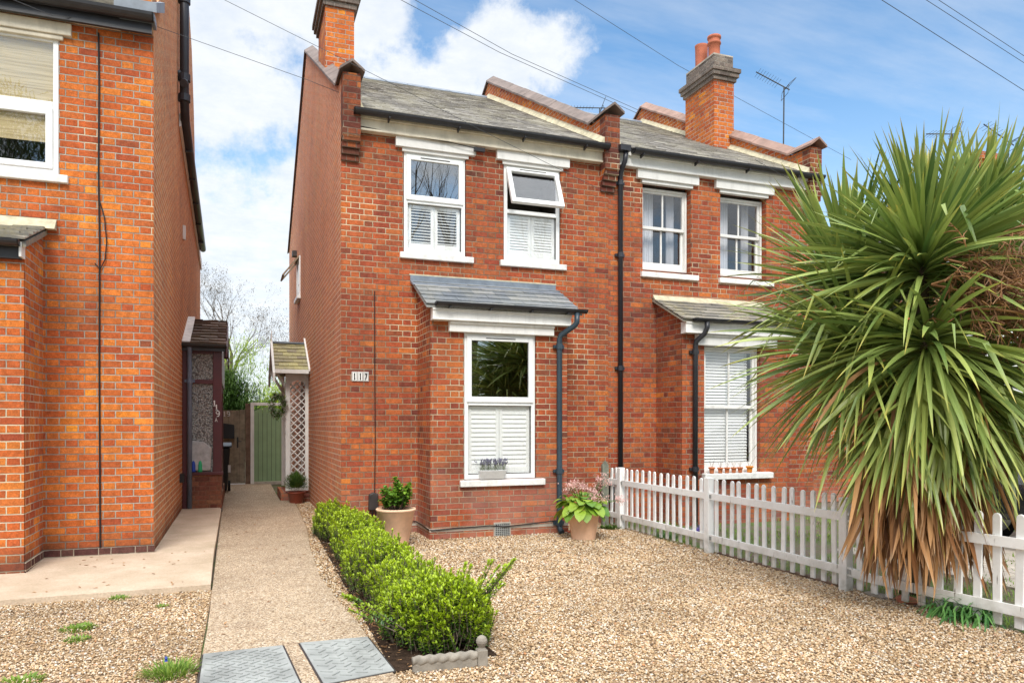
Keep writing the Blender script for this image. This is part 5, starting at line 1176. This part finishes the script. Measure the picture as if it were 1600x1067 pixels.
# dried flower stalks
mb = MB()
def stalk(p, d, L, depth):
    pts = [Vector(p)]; dd = Vector(d).normalized()
    for k in range(4): dd = (dd + Vector((random.gauss(0, .16), random.gauss(0, .16), -.12))).normalized(); pts.append(pts[-1] + dd * L / 4)
    mb.tube(pts, [.007 / (depth + 1) + .0015 * (4 - k) / 4 for k in range(5)], 4, False, age=random.random())
    if depth < 2:
        for k in range(1, 5):
            for q in range(3): stalk(pts[k], (dd + rdir(-50, 60) * 1.1).normalized(), L * random.uniform(.3, .5), depth + 1)
for (x, y, t) in [(1480, 430, 5.25), (1500, 390, 5.3), (1520, 440, 5.2), (1560, 410, 5.3), (1590, 440, 5.3), (1510, 470, 5.15)]:
    for q in range(3): stalk(up_vec(x - 25, y + 15, t), (random.uniform(.3, 1), random.uniform(-.6, -.1), random.uniform(-.3, .5)), random.uniform(.4, .65), 0)
mb.build('flower_stalk', 'stalk_brown', cp)

# ------------------------------------------------------------------ weeds, strap plant, stones
def tuft(name, x, y, r, h, n, mat, label, cat='weed', w_=.006, group=None, z=0.):
    mb = MB()
    for i in range(n):
        a = random.uniform(0, 6.28); q = r * math.sqrt(random.random()); d = Vector((math.cos(a) * q / r * .8 + random.gauss(0, .2), math.sin(a) * q / r * .8 + random.gauss(0, .2), 1)); leaf(mb, (x + math.cos(a) * q, y + math.sin(a) * q, z), d, h * random.uniform(.5, 1.1), w_, random.uniform(.1, .7), age=random.random(), segs=3)
    o_ = mb.build(name, mat); tag(o_, label, cat, group); return o_
tuft('weed', -1.05, 5.92, .11, .045, 260, 'leaf_grass', 'larger green weed patch in the middle of the left gravel', w_=.012)
tuft('weed', -1.00, 5.62, .07, .04, 140, 'leaf_grass', 'green weed patch just nearer than the middle one in the left gravel', w_=.012)
tuft('weed', -.92, 6.83, .07, .05, 120, 'leaf_grass', 'yellow-green weed at the edge of the concrete slab', w_=.01)
tuft('weed', -.56, 6.42, .04, .035, 60, 'leaf_grass', 'tiny green weed in gravel nearest the path edge', w_=.01)
tuft('weed', -1.12, 4.82, .10, .05, 160, 'leaf_grass', 'green weed at the bottom edge of the left gravel', w_=.012)
tuft('weed', -1.75, 6.1, .06, .06, 90, 'leaf_grass', 'green weed at the far left edge of the gravel', w_=.012)
o_ = tuft('weed', -.36, 4.66, .12, .12, 320, 'leaf_grass', 'bright grassy weed with a blue bell flower beside the left manhole cover', w_=.008)
mb = MB(); mb.lathe(-.385, 4.64, [(.0, .115), (.004, .115), (.009, .105), (.007, .095), (.010, .088), (0, .086)], 10); mb.build('flower', 'spray_blue', o_)
tuft('grass_tuft', 5.06, 8.1, .13, .16, 170, 'leaf_strap', 'green grass tuft under the far fence panel', 'grass tuft', .009)
tuft('grass_tuft', 5.03, 7.75, .16, .08, 150, 'leaf_grass', 'short grass growing through the fence foot before the second post', 'grass tuft', .009)
tuft('low_plant', 4.78, 9.1, .13, .08, 150, 'leaf_evergreen', 'small dark leafy plant at the first fence post', 'plant', .03)
mb = MB()
for i in range(190):
    a = random.uniform(0, 6.28); q = .12 * math.sqrt(random.random()); bx_, by_ = 5.07, 4.04
    d = Vector((-.45 + random.gauss(0, .4), -.25 + random.gauss(0, .5), 1)); leaf(mb, (bx_ + math.cos(a) * q, by_ + math.sin(a) * q * 1.8, 0), d, random.uniform(.32, .58), .017, random.uniform(.5, 1.4), age=random.random(), segs=7, prof=sword)
tag(mb.build('strap_plant', 'leaf_strap'), 'arching green strap-leaved plant spilling through the near fence panel', 'plant')
def rock(x, y, s, mat, label, cat, grp=None, flat=.5, seed=0, el=1.0):
    rr = random.Random(seed); mb = MB(); n = 10; prf = []
    vs, fs = [], []
    for i in range(7):
        ph = math.pi * i / 6 - math.pi / 2
        for k in range(n):
            a = 2 * math.pi * k / n; q = s * (1 + rr.uniform(-.16, .16)); vs.append((x + q * math.cos(ph) * math.cos(a), y + q * el * math.cos(ph) * math.sin(a), s * flat * .7 + q * flat * math.sin(ph)))
    for i in range(6):
        for k in range(n): k2 = (k + 1) % n; fs.append((i * n + k, i * n + k2, (i + 1) * n + k2, (i + 1) * n + k))
    mb.add(vs, fs); return tag(mb.build('stone' if 'brick' not in label else 'brick_piece', mat), label, cat, grp)
rock(5.02, 4.50, .07, 'brick_rubble', 'rounded pink brick lump at the fence foot under the palm', 'brick', seed=1, el=1.4)
rock(5.04, 4.26, .045, 'kerb_brick', 'small red brick fragment beside the strap plant', 'brick', seed=2)
rock(5.02, 4.08, .035, 'kerb_brick', 'smallest orange brick chip in front of the strap plant', 'brick', seed=3)
rock(4.98, 4.74, .055, 'edging_stone', 'long flat grey stone at the fence foot beside the third post', 'stone', seed=4, el=2.4, flat=.4)
rock(-1.93, 7.84, .10, 'kerb_brick', 'loose worn orange brick at the foot of the left house bay', 'brick', seed=6, el=.8, flat=.3)
rock(4.12, 8.90, .08, 'kerb_brick', 'dark red brick piece lying under the navy downpipe', 'brick', seed=8, el=.6, flat=.35)
mb = MB(); 
for i in range(5): mb.box(4.955, 5.01, 5.1 + i * .37, 5.45 + i * .37, -.02, .022 + .006 * math.sin(i * 2.1))
tag(bevel(mb.build('edging_board', 'timber_brown'), .01), 'low brown timber edging under the middle fence panel', 'edging')

# neighbour's garden
g = MB(); g.quad((5.0, 2.5, -.001), (14, 2.5, -.001), (14, 9.68, -.001), (5.0, 9.68, -.001)); struct('garden_ground', g, 'earth')
g = MB(); 
for i in range(6):
    for j in range(4): g.box(6.3 + i * .62, 6.9 + i * .62, 4.2 + j * .62, 4.8 + j * .62, -.01, .02)
struct('garden_path', g, 'cement')
mb = MB()
for i in range(9000):
    x, y = random.uniform(5.05, 8.5), random.uniform(3.0, 9.5)
    if 5.86 < x < 7.72 and y > 9.0: continue
    if math.sin(x * 3.1 + y * 1.7) + math.sin(y * 4.3 - x) < -.1 and x > 5.35: continue
    leaf(mb, (x, y, 0), Vector((random.gauss(0, .4), random.gauss(0, .4), 1)), random.uniform(.03, .12), .009, .3, age=random.random(), segs=2)
gs = mb.build('grass', 'leaf_grass'); gs['kind'] = 'stuff'; gs['label'] = 'patchy short grass in the neighbour front garden behind the picket fence'; gs['category'] = 'grass'
tuft('flowering_plant', 5.75, 8.35, .09, .18, 110, 'petal_purple', 'small purple flowering plant behind the middle fence pickets', 'plant', .02)
mb = MB(); mb.box(5.02, 5.16, 9.45, 9.62, .3, .62); tag(mb.build('meter_box', 'black_plastic'), 'dark meter box on the wall behind the first fence panel', 'meter box')

# ------------------------------------------------------------------ trees
def branch_tree(ms, p, d, L, r, depth, maxd, spread=.55, up=.12, n=3, tips=None, segs=4):
    pts = [Vector(p)]; rs = [r]; dd = Vector(d).normalized()
    for k in range(segs):
        dd = (dd + Vector((random.gauss(0, .10), random.gauss(0, .10), random.gauss(0, .06) + up * .4))).normalized(); pts.append(pts[-1] + dd * L / segs); rs.append(r * (1 - .38 * (k + 1) / segs))
    ms.tube(pts, rs, 8 if depth < 2 else (5 if depth < 4 else 3), False)
    if tips is not None and depth >= maxd - 1: tips += [q for q in pts[1:]]
    if depth < maxd:
        for k in range(n + (1 if random.random() < .4 else 0)):
            i = random.randint(1, segs) if k else segs; q = pts[i]; o_ = dd.orthogonal().normalized(); a = random.uniform(0, 6.28); s_ = random.uniform(spread * .6, spread * 1.4)
            nd = (dd * math.cos(s_) + (Matrix.Rotation(a, 3, dd) @ o_) * math.sin(s_) + Vector((0, 0, up))).normalized(); branch_tree(ms, q, nd, L * random.uniform(.62, .82), rs[i] * random.uniform(.55, .72), depth + 1, maxd, spread, up, n, tips, segs)
def bare_tree(x, y, h, label, seed, buds=None, group=None, spread=.55, maxd=6, r=None, n=2, budn=2, name='bare_tree', budsz=.06, budmat='leaf_brownbud', lean=0):
    random.seed(seed); t = thing(name, label, 'tree', (x, y, 0), group); ms = MB(); tips = []
    r = r or h * .018; trunk_h = h * .28
    ms.tube([(x, y, -.1), (x + lean * .5, y, trunk_h * .5), (x + lean, y, trunk_h)], [r * 1.3, r * 1.1, r], 10, False)
    for k in range(3): branch_tree(ms, (x + lean, y, trunk_h * (.9 + .05 * k)), (random.uniform(-.22, .22), random.uniform(-.3, .3), 1), h * .24, r * (.85 - .15 * k), 0, maxd, spread, .10, n, tips)
    ms.build('trunk', 'bark', t)
    if budn:
        mb = MB()
        for q in tips:
            for k in range(budn): leaf(mb, q + Vector((random.gauss(0, .1), random.gauss(0, .1), random.gauss(0, .1))), rdir(-60, 80), budsz * random.uniform(.6, 1.4), budsz * .6, .2, age=random.random(), segs=1)
        mb.build('crown', budmat, t)
    return t
def bush(name, x, y, z, rx, ry, rz, n, ls, mat, label, seed, trunk=True, cat='shrub'):
    random.seed(seed); t = thing(name, label, cat, (x, y, 0)); mb = MB(); cl = []
    for k in range(int(n / 26)):
        d = rdir(-60, 90); q = random.uniform(.3, 1.0); cl.append(Vector((x + d.x * rx * q, y + d.y * ry * q, z + d.z * rz * q)))
    for c_ in cl:
        for k in range(26): leaf(mb, c_ + Vector((random.gauss(0, rx * .11), random.gauss(0, ry * .11), random.gauss(0, rz * .10))), (rdir(-40, 80) + Vector((0, 0, .4))).normalized(), ls * random.uniform(.6, 1.3), ls * .35, .2, age=random.random() * max(.2, (c_.z - z) / rz), segs=1)
    mb.build('crown', mat, t); ms = MB(); ms.tube([(x, y, 0), (x, y, z)], [.1, .05], 8)
    for k in range(8): d = rdir(10, 80); ms.tube([(x, y, z * .5), Vector((x, y, z * .5)) + Vector((d.x * rx, d.y * ry, d.z * rz)) * .8], [.04, .01], 5)
    ms.build('trunk', 'bark', t); return t
# behind the gates
bare_tree(-.35, 38, 9.6, 'tall bare tree showing above the porch roof between the houses', 21, maxd=6, n=2, spread=.45, budn=1, budsz=.09, r=.17)
bare_tree(2.6, 46, 8.6, 'faint sparse tree against sky beside the far wall edge', 5, maxd=5, n=2, spread=.4, budn=1, budsz=.10, r=.06)
bush('lime_tree', .3, 30, 3.0, 1.9, 1.5, 1.7, 3200, .18, 'leaf_lime', 'young lime-green tree rising behind the dark evergreen bush', 8, cat='tree')
bush('evergreen_bush', -.25, 23.5, 1.7, 1.05, .8, 1.25, 15000, .16, 'leaf_evergreen', 'rounded dark evergreen bush above the timber gate', 9)
bush('lime_shrub', 1.2, 26, 1.5, 1.2, .8, 1.15, 6000, .16, 'leaf_lime', 'bright lime shrub above the green gate', 10)
mb = MB(); mb.box(-6, -.84, 18.9, 18.95, 0, 1.8); tag(mb.build('garden_fence', 'timber_grey'), 'grey timber fence continuing behind the porch', 'fence')
bush('laurel_shrub', -2.2, 26, 1.8, 1.3, 1, 1.6, 2500, .13, 'leaf_evergreen', 'dark shrub mostly hidden behind the porch', 12)
g = MB(); g.prism([(-40, 70, -.5), (60, 70, -.5), (60, 70, 3.0), (20, 70, 3.8), (0, 70, 3.5), (-20, 70, 4), (-40, 70, 3)], (0, 10, 0)); struct('far_hill', g, 'far_hill')
# street trees opposite, seen mirrored in the panes
for i, (x, y, h, lab) in enumerate([(5.6, -11.5, 15, 'bare street tree mirrored in the left upper window of 117'), (9.5, -13.0, 15, 'forked bare street tree mirrored in the open sash'), (2.2, -14, 14, 'bare street tree across the road behind the camera'), (14, -13, 14, 'bare street tree furthest right across the road')]):
    bare_tree(x, y, h, lab, 31 + i, maxd=5, n=2, spread=.42, budn=0, r=.34, group='street trees across the road')
bush('street_tree', -6.5, -9, 8.5, 3.0, 2.5, 3.0, 5000, .3, 'leaf_evergreen', 'leafy tree mirrored in the left house window', 14, cat='tree')
random.seed(99)

# ------------------------------------------------------------------ far right house, car
hr = thing('far_house', 'low house with white eaves board and slate roof glimpsed behind the palm top', 'house', (11, 13, 0))
mb = MB(); mb.box(10.6, 26, 14.0, 21, 0, 5.0); mb.build('wall', 'render_white', hr)
mb = MB(); mb.box(8.85, 13.5, 10.9, 11.1, 0, 4.6); mb.build('front_wall', 'brick_right', hr)
mb = slates((10.4, 13.6, 5.0), (26, 13.6, 5.0), (10.4, 17.2, 6.5), .3, .22, th=.012); mb.quad((10.4, 17.2, 6.5), (26, 17.2, 6.5), (26, 21.4, 5.0), (10.4, 21.4, 5.0)); rr_ = mb.build('roof', 'slate_new', hr)
mb = MB(); mb.box(10.35, 26, 17.1, 17.3, 6.48, 6.9); mb.build('parapet', 'render_white', rr_)
mb = MB(); mb.prism([(10.3, 17.0, 6.9), (10.3, 17.2, 7.08), (10.3, 17.4, 6.9)], (16, 0, 0)); mb.build('ridge_tile', 'coping_red', rr_)
mb = MB(); mb.box(20.3, 20.9, 15.6, 16.3, 5.4, 9.15); mb.box(20.22, 20.98, 15.52, 16.38, 9.15, 9.35); mb.build('chimney', 'brick_chimney', rr_)

car = thing('parked_car', 'black parked car glimpsed through the palm leaves at the right edge', 'car', (10.2, 5.8, 0))
prof = [(-2.1, .35), (-2.15, .75), (-1.95, .95), (-1.3, 1.02), (-.6, 1.42), (.9, 1.45), (1.7, 1.05), (2.1, .95), (2.15, .4)]
mb = MB(); mb.prism([(10.2 + a, 5.0, z) for a, z in prof], (0, 1.7, 0)); bevel(mb.build('body', 'car_paint', car), .08, 3)
mb = MB(); mb.prism([(10.2 - 1.15, 4.985, 1.02), (10.2 - .55, 4.985, 1.36), (10.2 + .85, 4.985, 1.38), (10.2 + 1.45, 4.985, 1.04)], (0, .012, 0)); mb.build('side_glass', 'glass_dark', car)
mb = MB(); mb.box(8.9, 11.7, 4.975, 4.99, .995, 1.015); mb.box(8.3, 12.1, 4.975, 4.99, .55, .575); mb.build('trim', 'chrome', car)
for x in (8.85, 11.55):
    for y in (4.97, 6.55):
        mb = MB(); mb.tube([(x, y, .33), (x, y + .2, .33)], .33, 22); wh = mb.build('wheel', 'tyre', car)
        mb = MB(); mb.tube([(x, y - .01, .33), (x, y + .01, .33)], .21, 18); mb.build('rim', 'chrome', wh)
for y in (5.1, 6.35): mb = MB(); mb.box(8.03, 8.1, y, y + .3, .68, .8); mb.build('headlight', 'glass_obscure', car)

# ------------------------------------------------------------------ aerials and wires
def aerial(x, y, z0, z1, yaw, L, label, pitch=0., elems=9, ew=.22):
    t = thing('tv_aerial', label, 'aerial', (x, y, z0)); mb = MB(); mb.tube([(x, y, z0), (x + .02, y, z1)], .016, 8); mb.build('mast', 'wire_grey', t)
    M = Matrix.Translation((x + .02, y, z1)) @ Matrix.Rotation(yaw, 4, 'Z') @ Matrix.Rotation(pitch, 4, 'Y')
    mb = MB(); mb.tube([M @ Vector((.15, 0, 0)), M @ Vector((-L, 0, 0))], .013, 6)
    for k in range(elems): xx = -L + .05 + (L - .15) * k / elems; mb.tube([M @ Vector((xx, -ew, 0)), M @ Vector((xx, ew, 0))], .004, 4)
    for s_ in (-1, 1): mb.tube([M @ Vector((.05, -.22, s_ * .02)), M @ Vector((.12, -.22, s_ * .2)), M @ Vector((.12, .22, s_ * .2)), M @ Vector((.05, .22, s_ * .02)), M @ Vector((.05, -.22, s_ * .02))], .006, 4)
    mb.build('antenna', 'wire_grey', t); return t
def at(px_, py_, t):
    return up_vec(px_, py_, t)
a = at(1224, 225, 17.5); b_ = at(1222, 136, 17.5); aerial(a.x, a.y, a.z - .3, b_.z, R(-20), .75, 'tall mast aerial standing behind the right end gable', pitch=R(28))
a = at(936, 172, 19); aerial(a.x, a.y, a.z - .5, a.z + .05, R(-18), .95, 'low aerial showing above the party wall coping', elems=10, ew=.12)
a = at(1487, 213, 17); aerial(a.x, a.y, a.z - .8, a.z + .05, R(-20), .6, 'aerial poking up behind the palm top', elems=6)
a = at(1575, 225, 17); aerial(a.x, a.y, a.z - .8, a.z + .05, R(-20), .7, 'aerial behind the palm at the far right edge', pitch=R(35), elems=7)
def wire(pts, label, r=.006, sag=.0):
    P_ = [at(*p) for p in pts]; mb = MB(); out = []
    for (p, q) in zip(P_[:-1], P_[1:]):
        for k in range(12): t = k / 12; out.append(p.lerp(q, t) - Vector((0, 0, sag * 4 * t * (1 - t))))
    out.append(P_[-1]); mb.tube(out, r * .62, 5); return tag(mb.build('overhead_wire', 'wire_grey'), label, 'wire', None)
wire([(20, -60, 8), (245, 42, 8.2), (480, 125, 9.0), (530, 145, 9.4)], 'thin cable from the left house gutter across the gap to the gable of 117', .005)
wire([(280, -35, 8.5), (480, 65, 9.0), (620, 135, 9.1), (760, 208, 9.6), (945, 300, 9.9)], 'cable crossing the roof of 117 down to the wall by the party kneeler', .005)
wire([(560, -35, 12), (780, 82, 14), (997, 178, 17.0)], 'lower cable of the pair crossing the middle of the sky', .008)
wire([(585, -35, 12), (800, 85, 14), (1010, 178, 17.2)], 'upper cable of the pair crossing the middle of the sky', .008)
wire([(850, -30, 16), (1060, 103, 20), (1330, 250, 26)], 'faint cable passing behind the right chimney', .009)
wire([(1330, -30, 9), (1660, 180, 12)], 'single cable at the upper right corner of the sky', .007)
wire([(1400, -30, 9), (1680, 150, 12)], 'lower of two close cables at the top right corner', .006)
wire([(1420, -30, 9), (1680, 140, 12)], 'upper of two close cables at the top right corner', .006)
wire([(0, -8, 6.5), (80, 24, 7.3), (240, 42, 8.0)], 'slack cable hanging along the left house gutter', .005)
wire([(1180, 250, 9.5), (1268, 300, 9.8)], 'short cable dropping under the right end of the eaves', .005)

# ------------------------------------------------------------------ groups for repeats
GR = {'chimney': None, 'wire': 'overhead wires crossing the sky', 'aerial': 'television aerials on the roofs', 'weed': 'weeds in the left gravel', 'grass tuft': 'grass tufts along the fence',
      'manhole cover': 'manhole covers in the path', 'house': 'brick houses of the street', 'gate': 'garden gates at the path end', 'potted plant': 'potted plants along the house', 'spray bottle': 'spray bottles in the porch',
      'brick': 'loose brick pieces', 'flower pot': 'small terracotta pots on the right bay sill'}
for o in bpy.data.objects:
    c = o.get('category')
    if c in GR and GR[c] and o.parent is None and not o.get('group'): o['group'] = GR[c]
